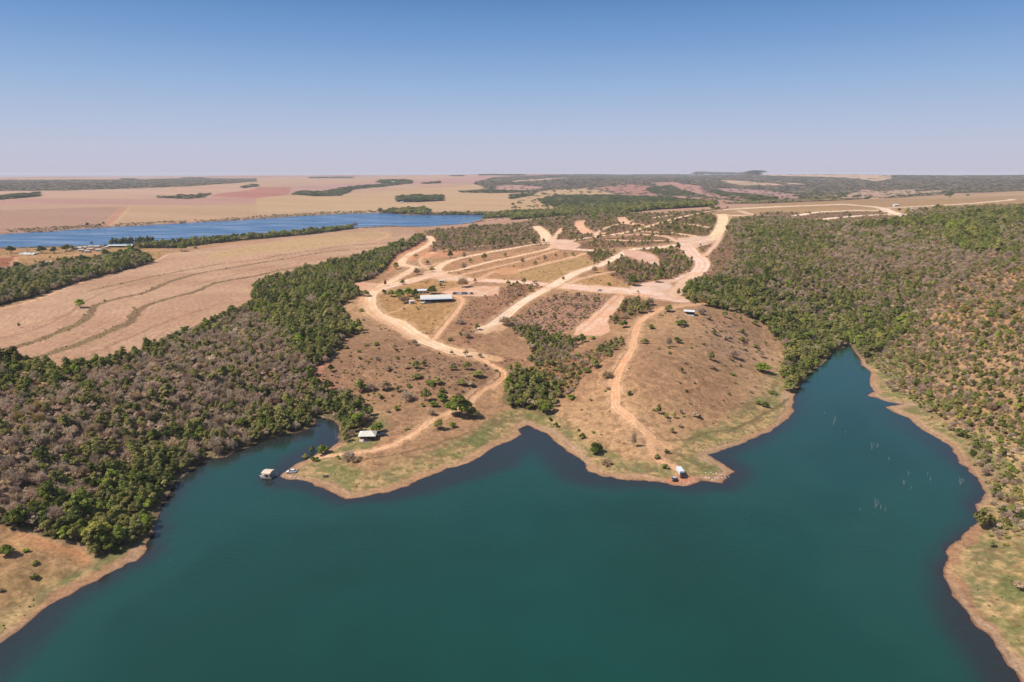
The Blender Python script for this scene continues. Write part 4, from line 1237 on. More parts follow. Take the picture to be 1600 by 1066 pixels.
def finish_labels():
    keys = {}
    for p in PENDING: keys.setdefault(p[:4], []).append(p)
    for k, L in keys.items():
        L.sort(key=lambda p: p[4])
        for i, p in enumerate(L):
            o_ = ORD[i] if i < len(ORD) else '%dth closest' % (i + 1)
            p[5]['label'] = '%s %s, %s %s %s' % (k[2], k[3], o_, k[1], k[0]) if len(L) > 1 else '%s %s %s %s' % (k[2], k[3], k[1], k[0])


def spot(px, py):
    u, v = hit(px, py); r = math.exp(v)
    x, y = r * math.sin(u), r * math.cos(u)
    z = float(gz(u, v))
    depth = y * cP - (z - CAMH) * sP
    return x, y, z, depth / FPX, math.asin(min(1, (CAMH - z) / math.hypot(r, CAMH - z)))


# px, py of the foot, width, height in photo pixels, colour, shape (L leafy, B bare, S bush, T thin), own phrase or None
G, D_, O, BR, GL, BD, MV = 'green', 'dark green', 'olive green', 'bright green', 'grey leafless', 'brown dry', 'mauve-grey'
HAND = [
 (717, 650, 44, 40, G, 'L', 'broad spreading green tree beside the shore track'), (738, 652, 20, 18, O, 'L', 'small dull tree leaning against the spreading green tree'),
 (686, 671, 18, 20, O, 'L', 'round olive tree casting a shadow below the shore track'), (706, 667, 13, 12, BR, 'S', 'bright round bush beside the round olive tree'),
 (619, 641, 12, 9, BR, 'S', None), (677, 635, 15, 9, BR, 'S', None), (690, 628, 22, 16, G, 'L', 'green tree just left behind the spreading tree'), (665, 627, 17, 26, O, 'L', 'tall dull tree in the middle of the pasture scrub'),
 (637, 628, 19, 18, GL, 'B', 'pale leafless tree in the pasture scrub'), (594, 623, 11, 10, O, 'S', None), (562, 614, 24, 26, O, 'L', 'wide olive tree at the left of the pasture'), (580, 611, 15, 15, MV, 'B', 'grey tree touching the wide olive tree'),
 (602, 611, 22, 18, BD, 'L', 'round brown tree in the pasture centre'), (621, 613, 9, 12, O, 'S', None), (640, 607, 9, 8, G, 'S', None), (650, 592, 20, 11, O, 'S', None), (650, 577, 17, 15, O, 'L', 'olive tree on the upper pasture'), (662, 573, 10, 9, G, 'S', None),
 (634, 578, 9, 7, BD, 'S', None), (605, 581, 14, 12, BD, 'L', 'small brown tree on the upper pasture'), (588, 541, 11, 6, BR, 'S', 'bright low bush high on the left pasture'), (562, 552, 6, 5, G, 'S', None), (562, 563, 6, 5, G, 'S', None), (540, 546, 9, 5, O, 'S', None), (571, 542, 7, 5, O, 'S', None),
 (620, 551, 6, 6, D_, 'S', None), (621, 562, 6, 5, O, 'S', None), (590, 564, 7, 6, GL, 'S', None), (707, 579, 14, 11, O, 'S', None), (730, 579, 16, 15, O, 'L', 'olive tree below the sandy road end'), (747, 590, 22, 9, O, 'S', None), (672, 603, 20, 10, G, 'S', None),
 (684, 600, 18, 10, O, 'S', None), (720, 602, 18, 10, O, 'S', None), (736, 605, 14, 8, BD, 'S', None), (692, 614, 12, 9, G, 'S', None), (660, 636, 8, 8, BR, 'S', None), (674, 648, 10, 9, GL, 'S', None), (565, 486, 10, 6, O, 'S', None),
 (648, 541, 9, 11, GL, 'T', 'thin bare tree beside the sandy road bend'), (706, 554, 6, 7, GL, 'T', 'small bare tree on the lower edge of the sandy road'), (729, 557, 12, 14, BD, 'T', 'reddish bare tree where the sandy road ends'), (750, 558, 7, 8, GL, 'T', 'tiny bare tree right of the sandy road end'),
 (704, 533, 11, 7, O, 'S', None), (719, 524, 8, 6, O, 'S', None), (730, 528, 12, 11, GL, 'B', None), (719, 507, 12, 10, GL, 'B', None), (745, 515, 10, 12, O, 'L', 'little dull tree left of the sandy spur'), (790, 508, 18, 13, BD, 'B', 'brown bare tree on the sandy spur'),
 (517, 582, 10, 13, D_, 'L', 'small dark tree on the bare red earth'), (589, 678, 25, 22, G, 'L', 'green tree behind the white-roofed pavilion'), (503, 709, 23, 16, G, 'L', 'round green tree on the cove spit'), (488, 708, 9, 13, G, 'L', 'slim green tree at the tip of the cove spit'),
 (492, 720, 11, 8, G, 'S', None), (478, 716, 11, 9, O, 'S', None), (528, 718, 7, 9, G, 'S', None), (545, 719, 20, 14, GL, 'B', 'greyish bare tree below the pavilion track'), (554, 721, 12, 8, BD, 'S', None), (540, 690, 15, 20, O, 'L', 'olive tree standing at the cove mouth bank'),
 (563, 716, 6, 4, BD, 'S', None),
 (1017, 513, 12, 8, G, 'S', None), (975, 513, 13, 13, G, 'L', 'green tree left of the hill track top'), (960, 503, 14, 12, O, 'L', None), (985, 491, 15, 10, O, 'S', None), (1000, 490, 16, 16, O, 'L', None), (1010, 488, 10, 18, O, 'L', 'tall olive tree above the hill track'),
 (1045, 487, 16, 11, O, 'L', 'olive tree beside the hilltop shelter road'), (1066, 509, 21, 7, G, 'S', 'flat wide green bush below the hilltop shelter'), (1007, 538, 15, 10, O, 'S', None), (1059, 536, 15, 10, D_, 'S', None), (1045, 543, 9, 18, GL, 'T', 'tall thin bare tree on the hill pasture'),
 (1116, 522, 9, 9, D_, 'S', None), (1132, 497, 11, 13, O, 'L', None), (1097, 492, 15, 10, GL, 'B', 'grey tree right of the hilltop shelter'), (1106, 499, 8, 7, GL, 'S', None), (1146, 496, 5, 7, O, 'S', None), (1157, 503, 6, 8, G, 'S', None), (1179, 508, 12, 8, O, 'S', None),
 (1159, 521, 11, 7, G, 'S', None), (1160, 533, 12, 9, G, 'S', None), (1180, 543, 11, 7, O, 'S', None), (1196, 540, 6, 7, G, 'S', None), (1135, 531, 8, 8, GL, 'S', None), (1147, 559, 16, 15, MV, 'B', 'mauve bare tree on the right of the hill'), (1111, 563, 13, 15, O, 'L', 'olive tree near the middle of the hill'),
 (1112, 576, 10, 7, BD, 'S', None), (1065, 583, 6, 9, D_, 'S', None), (1146, 587, 8, 5, G, 'S', None), (1157, 573, 5, 5, G, 'S', None), (1190, 580, 26, 15, BR, 'S', 'bright wide bush at the right rim of the hill'), (1185, 633, 10, 9, G, 'S', None), (1196, 637, 13, 12, D_, 'L', 'small dark tree by the right shore of the headland'),
 (1206, 615, 9, 5, G, 'S', None), (1190, 558, 8, 12, GL, 'T', None), (984, 617, 9, 9, D_, 'S', 'dark round bush right of the hill track'), (949, 591, 14, 10, BD, 'S', None), (1029, 646, 10, 17, O, 'L', 'slim olive tree on the lower hill'), (1041, 653, 9, 9, O, 'S', None), (1054, 653, 7, 11, O, 'S', None),
 (1064, 646, 5, 7, GL, 'S', None), (1090, 653, 12, 10, GL, 'S', None), (1050, 675, 8, 10, O, 'S', None), (1062, 668, 6, 7, BD, 'S', None), (910, 686, 11, 13, G, 'L', 'small green tree on the left shore of the headland'), (931, 709, 25, 16, D_, 'L', 'broad dark tree on the left shore of the headland'),
 (947, 726, 15, 8, BD, 'S', None), (1038, 731, 15, 6, O, 'S', None), (1027, 715, 9, 7, O, 'S', None), (1041, 707, 7, 7, D_, 'S', None), (990, 698, 8, 24, GL, 'T', 'tall skeletal tree on the lower headland'), (891, 623, 16, 7, BR, 'S', None), (869, 668, 9, 11, D_, 'S', None), (860, 658, 6, 6, D_, 'S', None),
 (877, 603, 16, 9, O, 'S', None), (910, 536, 15, 15, D_, 'L', 'dark tree at the foot of the pale earth ramp'), (927, 531, 11, 6, BR, 'S', None), (890, 531, 9, 9, G, 'S', None), (972, 538, 9, 8, O, 'S', None), (960, 548, 14, 12, O, 'L', None), (950, 558, 15, 10, O, 'S', None), (930, 576, 18, 11, O, 'L', None),
 (917, 583, 14, 9, G, 'S', None), (946, 538, 6, 6, D_, 'S', None), (895, 586, 12, 8, O, 'S', None),
 (619, 421, 13, 12, O, 'L', None), (650, 403, 9, 6, BD, 'L', None), (667, 414, 11, 9, BD, 'L', None), (675, 425, 10, 10, O, 'L', None), (651, 430, 10, 12, BD, 'B', None), (704, 404, 10, 12, D_, 'L', 'dark round tree above the plateau road'), (725, 405, 6, 13, GL, 'T', None), (734, 411, 8, 8, O, 'L', None),
 (725, 422, 9, 13, GL, 'T', None), (757, 408, 9, 12, O, 'L', None), (789, 401, 5, 7, BD, 'S', None), (723, 449, 16, 17, BD, 'B', 'brown bare tree above the parking pad'), (742, 441, 6, 7, BD, 'L', None), (689, 450, 7, 8, G, 'L', 'little round green tree behind the long shed'), (602, 447, 4, 11, 'rust red', 'T', 'thin rust-coloured tree by the road junction'),
 (571, 463, 16, 13, O, 'L', 'olive tree beside the big road junction'), (557, 461, 14, 13, G, 'L', None), (675, 460, 18, 11, D_, 'L', 'dark tree close behind the long shed'), (600, 459, 9, 8, D_, 'L', None), (612, 463, 14, 13, G, 'L', None), (625, 467, 20, 18, G, 'L', 'rounded green tree left of the long shed'), (638, 463, 18, 15, BR, 'L', None),
 (649, 464, 15, 14, D_, 'L', None), (632, 473, 17, 14, BD, 'B', None), (652, 470, 12, 11, O, 'L', None), (629, 444, 10, 8, D_, 'L', None),
 (851, 407, 8, 9, BD, 'L', None), (882, 401, 8, 9, BD, 'L', None), (895, 400, 7, 6, O, 'L', None), (836, 413, 8, 5, O, 'S', None), (868, 401, 5, 5, BD, 'S', None), (929, 427, 10, 12, BD, 'B', 'reddish bare tree beside the diagonal dirt road'), (951, 445, 9, 5, BR, 'S', None), (989, 446, 21, 8, D_, 'L', None),
 (1027, 441, 15, 11, O, 'L', None), (997, 458, 5, 6, BD, 'L', 'little brown tree standing in the wide dirt road'), (1060, 462, 5, 13, O, 'T', None), (880, 436, 4, 4, BD, 'S', None), (835, 443, 7, 6, BD, 'S', None), (816, 409, 5, 5, BD, 'S', None),
 (126, 481, 19, 13, BR, 'L', 'lone bright green tree in the big field'), (30, 512, 4, 9, GL, 'T', 'thin dead tree alone in the big field'), (137, 353, 7, 4, D_, 'L', None), (156, 353, 6, 4, D_, 'L', None), (162, 351, 6, 4, D_, 'L', None), (17, 396, 14, 12, D_, 'L', 'dark tree on the far lake bank at far left'),
 (28, 421, 17, 11, D_, 'L', 'round dark tree near the small red-roofed cottage'), (16, 424, 9, 7, D_, 'S', None), (44, 422, 9, 7, G, 'L', None), (284, 393, 17, 10, G, 'L', 'round green tree at the near end of the lake copse'), (305, 389, 8, 4, O, 'S', None), (555, 355, 8, 7, 'rust red', 'B', 'reddish bare tree on the tip of the field by the far lake'),
 (65, 396, 16, 9, D_, 'L', None), (84, 396, 13, 10, D_, 'L', None), (104, 393, 15, 10, D_, 'L', None), (112, 391, 12, 8, O, 'L', None), (144, 385, 10, 5, G, 'L', None), (165, 386, 5, 4, D_, 'S', None), (78, 404, 4, 4, D_, 'S', None),
 (11, 867, 26, 13, G, 'L', 'green tree on the ochre clearing at the left edge'), (40, 863, 9, 5, BR, 'S', 'small bright bush on the ochre clearing'), (56, 882, 9, 6, O, 'S', 'olive bush on the slope of the ochre clearing'), (53, 903, 11, 8, D_, 'S', 'dark bush lower on the ochre clearing'), (2, 924, 8, 6, BD, 'S', 'brown bush at the very left edge'),
 (1405, 330, 6, 5, D_, 'L', None), (1465, 326, 9, 5, D_, 'L', None), (1484, 309, 14, 5, D_, 'L', None), (1512, 307, 6, 3, D_, 'L', None),
]
for i, px in enumerate([173, 177, 181.5, 186, 190, 193, 196, 199, 202, 205, 207.5, 213, 216, 219, 222, 226, 229, 232, 236, 240]):
    HAND.append((px, 385.5 - 0.05 * (px - 173), 4.6, 11 + (i * 7 % 4), D_ if i % 3 else O, 'E', None))
n_tree = n_bush = 0
hand_xy = []
for k, (px, py, w, h, col, sh, phrase) in enumerate(HAND):
    x, y, z, mpp, dep = spot(px, py)
    wm = w * mpp
    hm = max((h - w * math.sin(dep) * 0.55) * mpp / math.cos(dep), wm * (0.5 if sh == 'S' else 0.72))
    if sh == 'S': v = 13 if col in (GL, BD, MV) and k % 2 else 10 + k % 3
    elif sh in 'B': v = 6 + k % 3
    elif sh == 'T': v = 9 if col == BD else 6 + k % 3
    elif sh == 'E': v = 14
    else: v = 15 + k % 4
    is_bush = sh == 'S'
    noun = 'bush' if is_bush else 'tree'
    sw = wm / (2 * PR[v]) * 1.08; shh = hm / PH[v]
    g_ = np.array(TINT[col]) * (0.85 + 0.3 * random.random())
    if is_bush and hm > 2.0 and not col in (GL, BD, MV): v = 15 + k % 4; sw = wm / (2 * PR[v]) * 1.08; shh = hm / PH[v]
    o = single(noun, x, y, z - 0.05, v, sw, shh, random.random() * 6.28, g_, phrase, noun,
               'eucalyptus row on the far lake bank' if sh == 'E' else ('bushes in the open pastures' if is_bush else 'trees standing in the open'))
    hand_xy.append((x, y, wm * 0.5))
    if phrase is None: pend(o, col if sh != 'E' else 'tall slim ' + col, noun, px, py)
    if is_bush: n_bush += 1
    else: n_tree += 1

# the forest trees that show largest are trees of their own; the rest is one wood
Fz = FOREST
ppx, ppy = project(Fz['x'], Fz['y'], Fz['z'] + 4)
vis = (ppx > 6) & (ppx < 1594) & (ppy > 280) & (ppy < 1060)
hx = np.array(hand_xy)
dmin = np.min((Fz['x'][:, None] - hx[None, :, 0]) ** 2 + (Fz['y'][:, None] - hx[None, :, 1]) ** 2 - (hx[None, :, 2] + 1.5) ** 2, axis=1)
okf = (dmin > 0) | (Fz['r'] > 1300)
score = np.where(vis & okf, Fz['hs'] * Fz['ws'] / Fz['r'] ** 2, -1)
top = np.argsort(-score)[:max(0, 300 - n_tree)]
for i in top:
    nm = TNAMES[Fz['tk'][i]]
    sz = 'large' if Fz['hs'][i] * 8 > 8.6 else ('small' if Fz['hs'][i] * 8 < 6.2 else '')
    v = int(Fz['var'][i])
    o = single('tree', Fz['x'][i], Fz['y'][i], Fz['z'][i] - 0.1, v, Fz['ws'][i], Fz['hs'][i], Fz['rot'][i], Fz['tint'][i], None, 'tree',
               'trees of the left forest' if Fz['x'][i] < 0 else 'trees of the right slope')
    pend(o, (sz + ' ' + nm).strip(), 'tree', float(ppx[i]), float(ppy[i]))
rest = okf.copy(); rest[top] = False
instancer('forest', {k: Fz[k][rest] for k in Fz}, 'mixed dry and green forest covering the banks, slopes and far hills', 'forest')

# shrubs
st_ = scatter(SD, bandlist(120, 6000), 2.6, 0.0030, 41)
x, y, r_, u, s_ = st_.T
okb = np.min((x[:, None] - hx[None, :, 0]) ** 2 + (y[:, None] - hx[None, :, 1]) ** 2, axis=1) > 9
x, y, r_, u, s_ = x[okb], y[okb], r_[okb], u[okb], s_[okb]
sg = np.maximum(lookup(SG, u, np.log(r_)) + 0.05, 0)
tk = choose_tints(x, y, sg, g0, 90)
sz = 0.45 + 0.75 * g0.random(len(x)) ** 1.6
pasture = (lookup(SD, u, np.log(r_)) < 0.2)
sz = np.where(pasture, sz * 0.75, sz) * lookup(SZ, u, np.log(r_))
SH = dict(x=x, y=y, z=gz(u, np.log(r_)) - 0.05, r=r_, var=np.where(tk >= 5, np.where(g0.random(len(x)) < 0.5, 13, 10), 10 + g0.integers(0, 3, len(x))), tk=tk,
          tint=TARR[tk] * (0.8 + 0.35 * g0.random((len(x), 1))).astype(np.float32), hs=sz * np.clip(s_ / 2.6, 1, None) ** 0.4, ws=sz * (s_ / 2.6) * 0.95, rot=g0.random(len(x)) * 6.283)
ppx, ppy = project(SH['x'], SH['y'], SH['z'])
vis = (ppx > 6) & (ppx < 1594) & (ppy > 280) & (ppy < 1058)
under = lookup(FD, u, np.log(r_)) > 0.3
score = np.where(vis & ~under, SH['hs'] * SH['ws'] / SH['r'] ** 2, -1)
top = np.argsort(-score)[:max(0, 290 - n_bush)]
for i in top:
    v = int(SH['var'][i])
    o = single('bush', SH['x'][i], SH['y'][i], SH['z'][i], v, SH['ws'][i], SH['hs'][i], SH['rot'][i], SH['tint'][i], None, 'bush', 'wild bushes on the open banks and slopes')
    pend(o, ('small ' if SH['hs'][i] < 0.75 else '') + TNAMES[SH['tk'][i]], 'bush', float(ppx[i]), float(ppy[i]))
rest = np.ones(len(x), bool); rest[top] = False
instancer('scrub', {k: SH[k][rest] for k in SH}, 'low dry scrub growing between the dirt roads and on the slopes', 'scrub')
finish_labels()

# ----------------------------------------------------------------- buildings, vehicles, small things
ROOFW = flat_mat('white_roof', (0.60, 0.55, 0.46), 0.6, noise=0.08, scale=0.6)
ROOFP = flat_mat('pale_roof', (0.46, 0.38, 0.29), 0.8, noise=0.12, scale=0.8)
ROOFR = flat_mat('clay_roof', (0.52, 0.33, 0.22), 0.8, noise=0.2, scale=1.5)
WALL = flat_mat('plaster', (0.56, 0.50, 0.42), 0.85, noise=0.12)
DARKI = flat_mat('dark_timber_and_shade', (0.045, 0.035, 0.03), 0.8)  # dark timber; on shed and pavilion walls it paints the interior shade
TIMBER = flat_mat('timber', (0.20, 0.13, 0.08), 0.8)
LIP = flat_mat('blue_grey_sheet', (0.42, 0.47, 0.56), 0.5)
PWHITE = flat_mat('white_paint', (0.62, 0.62, 0.60), 0.35, noise=0.03)
PSILV = flat_mat('silver_paint', (0.36, 0.38, 0.40), 0.3, noise=0.04)
PDARK = flat_mat('dark_paint', (0.022, 0.026, 0.034), 0.25, noise=0.04)
PBLUE = flat_mat('navy_paint', (0.03, 0.045, 0.085), 0.25, noise=0.04)
PRED = flat_mat('red_paint', (0.35, 0.05, 0.03), 0.4, noise=0.05)
GLASS = flat_mat('tinted_glass', (0.02, 0.025, 0.03), 0.08, noise=0.02)
RUB = flat_mat('rubber', (0.02, 0.02, 0.02), 0.8)
METAL = flat_mat('galvanised', (0.42, 0.43, 0.44), 0.45, 0.4)
CANV = flat_mat('tan_canvas', (0.62, 0.46, 0.33), 0.8, noise=0.08)
STONE = flat_mat('stone', (0.50, 0.40, 0.33), 0.9, noise=0.25, scale=1.2)


def thing(name, label, cat, px, py, rot=0.0, group=None, z=None, lift=0.0):
    o = bpy.data.objects.new(name, None); COL.link(o)
    x, y, gz_, mpp, dep = spot(px, py)
    if z is not None:
        az, r = at_z(px, py, z); x, y, gz_ = r * math.sin(az), r * math.cos(az), z
    o.location = (x, y, gz_ + lift); o.rotation_euler = (0, 0, R(rot))
    tag(o, label, cat, group)
    return o, mpp


def gable(m, w, d, eave, rise, over=0.4, th=0.12, cols=0):
    """two-pitched roof, ridge along x"""
    W, D = w / 2 + over, d / 2 + over
    for s in (-1, 1):
        m.add([(-W, s * D, eave - 0.1), (W, s * D, eave - 0.1), (W, 0, eave + rise), (-W, 0, eave + rise), (-W, s * D, eave - 0.1 + th), (W, s * D, eave - 0.1 + th), (W, 0, eave + rise + th), (-W, 0, eave + rise + th)],
              [(0, 1, 2, 3), (4, 7, 6, 5), (0, 4, 5, 1), (1, 5, 6, 2), (3, 2, 6, 7), (0, 3, 7, 4)])
    n_ = int(w / 1.2)
    for i in range(n_ + 1):               # sheet ribs
        xx = -W + 2 * W * i / n_
        for s in (-1, 1):
            m.add([(xx - .03, s * D, eave - 0.1 + th + .002), (xx + .03, s * D, eave - 0.1 + th + .002), (xx + .03, 0, eave + rise + th + .002), (xx - .03, 0, eave + rise + th + .002),
                   (xx - .03, s * D, eave - 0.04 + th), (xx + .03, s * D, eave - 0.04 + th), (xx + .03, 0, eave + rise + th + .06), (xx - .03, 0, eave + rise + th + .06)],
                  [(4, 7, 6, 5) if s > 0 else (4, 5, 6, 7), (0, 4, 5, 1), (2, 6, 7, 3), (1, 5, 6, 2), (0, 3, 7, 4)])
    return m


def house(name, label, cat, px, py, wpx, d, eave, rise, roofm, wallm, rot=0, group=None, windows=2, chimney=False):
    o, mpp = thing(name, label, cat, px, py, rot, group)
    w = wpx * mpp
    m = MB().box(-w / 2, w / 2, -d / 2, d / 2, -0.6, eave - 0.12)
    for s in (-1, 1):
        m.add([(s * (w / 2 - .01), -d / 2, eave - .12), (s * (w / 2 - .01), d / 2, eave - .12), (s * (w / 2 - .01), 0, eave + rise - .05)], [(0, 1, 2)])
    m.build('wall', wallm, o)
    gable(MB(), w, d, eave, rise, 0.4).build('roof', roofm, o)
    for i in range(windows):
        xx = -w / 2 + w * (i + 1) / (windows + 1.5)
        MB().box(xx - .6, xx + .6, -d / 2 - .03, -d / 2 + .05, 0.9, 2.0).build('window', GLASS, o)
    xx = w / 2 - w * 0.14
    MB().box(xx - .45, xx + .45, -d / 2 - .04, -d / 2 + .05, -0.05, 2.05).build('door', TIMBER, o)
    return o


# the long open-sided shed
o, mpp = thing('shed', 'long open-sided shed with a white sheet roof on the lawn', 'shed', 681, 471.5, 10)
w = 47 * mpp; d = 11.0; ev = 3.6
gable(MB(), w, d, ev, 1.9, 0.5, 0.14).build('roof', ROOFW, o)
MB().add([(-w / 2 - .5, -d / 2 - 1.9, ev - .62), (w / 2 + .5, -d / 2 - 1.9, ev - .62), (w / 2 + .5, -d / 2 - .52, ev - .16), (-w / 2 - .5, -d / 2 - .52, ev - .16),
          (-w / 2 - .5, -d / 2 - 1.9, ev - .54), (w / 2 + .5, -d / 2 - 1.9, ev - .54), (w / 2 + .5, -d / 2 - .52, ev - .08), (-w / 2 - .5, -d / 2 - .52, ev - .08)],
         [(0, 3, 2, 1), (4, 5, 6, 7), (0, 1, 5, 4), (1, 2, 6, 5), (2, 3, 7, 6), (3, 0, 4, 7)]).build('awning', LIP, o)
m = MB().box(-w / 2, w / 2, d / 2 - .2, d / 2, -.5, ev - .2); m.box(-w / 2, -w / 2 + .2, 0, d / 2 - .2, -.5, ev - .2); m.box(w / 2 - .2, w / 2, 0, d / 2 - .2, -.5, ev - .2)
m.build('wall', DARKI, o)  # near-black walls: the dark under the roof put into their colour
MB().box(-w / 2, w / 2, -d / 2 - 1.2, d / 2 - .2, -.3, .12).build('floor_slab', WALL, o)
for i in range(7):
    xx = -w / 2 + .3 + (w - .6) * i / 6
    MB().box(xx - .14, xx + .14, -d / 2 - 1.7, -d / 2 - 1.42, -.5, ev - .62).build('post', DARKI, o)
for i in range(6):
    xx = -w / 2 + 2.2 + (w - 4.4) * i / 5
    t, _ = None, None
    MB().box(xx - 1.1, xx + 1.1, -1.2, 1.0, .72, .80).box(xx - .1, xx + .1, -.3, .1, .12, .72).build('counter', DARKI, o)

# the pavilion
o, mpp = thing('pavilion', 'square open pavilion with a bright white roof near the cove', 'pavilion', 575, 687, 4)
w = 24.5 * mpp; d = 6.4; ev = 2.9
W, D = w / 2 + .4, d / 2 + .4
m = MB().add([(-W, -D, ev), (W, -D, ev), (W, D, ev), (-W, D, ev), (-W * .45, 0, ev + 1.5), (W * .45, 0, ev + 1.5)], [(0, 1, 5, 4), (1, 2, 5), (2, 3, 4, 5), (3, 0, 4)])
m.box(-W, W, -D, D, ev - .14, ev - .01)
for i in range(9):
    xx = -W * .9 + W * 1.8 * i / 8
    f = 1.0
    m.tube((xx, -D, ev + .03), (xx * .5, -.03, ev + 1.5), .035, .035, 4)
m.build('roof', ROOFW, o)
for xx in (-w / 2, 0, w / 2):
    for yy in (-d / 2, d / 2):
        MB().box(xx - .1, xx + .1, yy - .1, yy + .1, -.4, ev - .14).build('post', TIMBER, o)
MB().box(-w / 2 - .2, w / 2 + .2, -d / 2 - .2, d / 2 + .2, -.3, .1).build('floor_slab', STONE, o)
MB().box(-w / 2 + .15, w / 2 - .15, d / 2 - .3, d / 2 - .12, .1, ev - .14).box(-w / 2 + .1, -w / 2 + .25, 0, d / 2 - .3, .1, ev - .14).build('wall', DARKI, o)  # interior shade of the open pavilion painted as near-black walls
MB().box(-w / 2 + 1.2, w / 2 - 1.5, -.6, .4, .78, .88).box(-w / 2 + 1.6, -w / 2 + 1.9, -.3, .1, .1, .78).box(w / 2 - 2.2, w / 2 - 1.9, -.3, .1, .1, .78).build('counter', TIMBER, o)

# hilltop shelter
o, mpp = thing('shelter', 'small white-roofed shelter on top of the right hill', 'shelter', 1077, 491.5, -22)
w = 15 * mpp; d = 4.2; ev = 2.6
gable(MB(), w, d, ev, .7, .4, .1).build('roof', PWHITE, o)
for xx in (-w / 2, 0, w / 2):
    for yy in (-d / 2, d / 2):
        MB().box(xx - .09, xx + .09, yy - .09, yy + .09, -.6, ev - .12).build('post', TIMBER, o)
MB().box(-w / 2 + .1, w / 2 - .1, d / 2 - .25, d / 2 - .1, -.4, ev - .2).build('wall', DARKI, o)
MB().box(-w / 2 - .2, w / 2 + .2, -d / 2 - .2, d / 2 + .2, -.6, .08).build('floor_slab', WALL, o)

# buildings behind the shed and beside it
house('house', 'low white-roofed house hidden among trees behind the long shed', 'house', 657, 458, 19, 6, 2.8, .9, PWHITE, WALL, 6)
house('hut', 'tiny white hut at the left end of the long shed', 'hut', 643, 474, 6.5, 3.0, 2.4, .6, PWHITE, PWHITE, 25, windows=1)
house('hut', 'tiny white-roofed hut on the grass behind the shed near the plateau road', 'hut', 690, 441, 8, 2.6, 2.2, .5, PWHITE, WALL, 5, windows=1)
# farm by the far lake
farm = [(117, 390, 5, ROOFP, 'pale'), (125, 389.5, 6, ROOFW, 'cream'), (133.5, 389, 5.5, ROOFP, 'light'), (142.5, 387.5, 6, ROOFP, 'tan'), (152, 387.5, 8.5, ROOFP, 'wide tan'), (128, 393, 8, ROOFP, 'low sand-coloured'), (137.5, 395, 7, ROOFP, 'small sandy'), (142, 391.5, 9, ROOFR, 'clay'), (155, 393, 8, ROOFP, 'beige'), (168, 388.5, 4, ROOFP, 'little brown')]
wh = ['leftmost in the farm row', 'second from left in the farm row', 'centre left of the farm row', 'centre right of the farm row', 'right end of the farm row by the lake', 'front left of the farm yard', 'front centre of the farm yard', 'in the middle of the farm yard', 'front right of the farm yard', 'beside the long livestock barn']
for (px, py, w_, rm, c), p in zip(farm, wh):
    house('house', '%s-roofed farm building, %s' % (c, p), 'house', px, py, w_, 6, 2.8, 1.2, rm, WALL, 4, 'farm buildings on the far lake bank')
house('barn', 'very long low barn with a pale roof before the eucalyptus row', 'barn', 189.5, 386.5, 36, 9, 3.0, 1.3, ROOFW, DARKI, 5, windows=8)
house('cottage', 'small tan-roofed cottage on the farm road beyond the grove', 'cottage', 78, 413, 16, 6, 2.8, 1.3, ROOFP, ROOFR, 3)
house('house', 'white house among trees far beyond the lake', 'house', 613, 285.5, 8, 12, 6, 2, PWHITE, PWHITE, 3)
house('house', 'tiny white building left of the oval copse', 'house', 628, 316.8, 5, 8, 3, 1, PWHITE, PWHITE, 3)
house('house', 'white building at the end of the upland roads', 'house', 1399, 322.5, 6, 7, 3, 1.2, PWHITE, PWHITE, 0)
house('house', 'small pale house at the right end of the upland roads', 'house', 1424, 328.5, 3.5, 5, 2.6, 1, ROOFP, WALL, 0)
house('house', 'small house beside the tree at the upland roads', 'house', 1409, 338, 4, 5, 2.6, .8, ROOFP, WALL, 10)
# white tarpaulins on the far bank
o, mpp = thing('tarpaulin', 'long white plastic sheeting spread on the red farm ground', 'tarpaulin', 46, 397.5, -3)
m = MB()
gg = np.random.default_rng(5)
nx, ny = 26, 6
vs, fs = [], []
for j in range(ny):
    for i in range(nx):
        vs.append(((i / (nx - 1) - .5) * 24 * mpp, (j / (ny - 1) - .5) * 14 + gg.random() * 1.5, .25 + gg.random() * .9 + (1.0 if 0 < j < ny - 1 else -.5)))
for j in range(ny - 1):
    for i in range(nx - 1):
        a = j * nx + i; fs.append((a, a + 1, a + nx + 1, a + nx))
m.add(vs, fs).build('sheet', PWHITE, o)


def wheel(o, x, y, r_=.33, w=.22):
    t = MB().tube((x, y - w / 2, r_), (x, y + w / 2, r_), r_, r_, 14).build('wheel', RUB, o)
    MB().tube((x, y - w / 2 - .01, r_), (x, y + w / 2 + .01, r_), r_ * .55, r_ * .55, 10).build('rim', METAL, t)


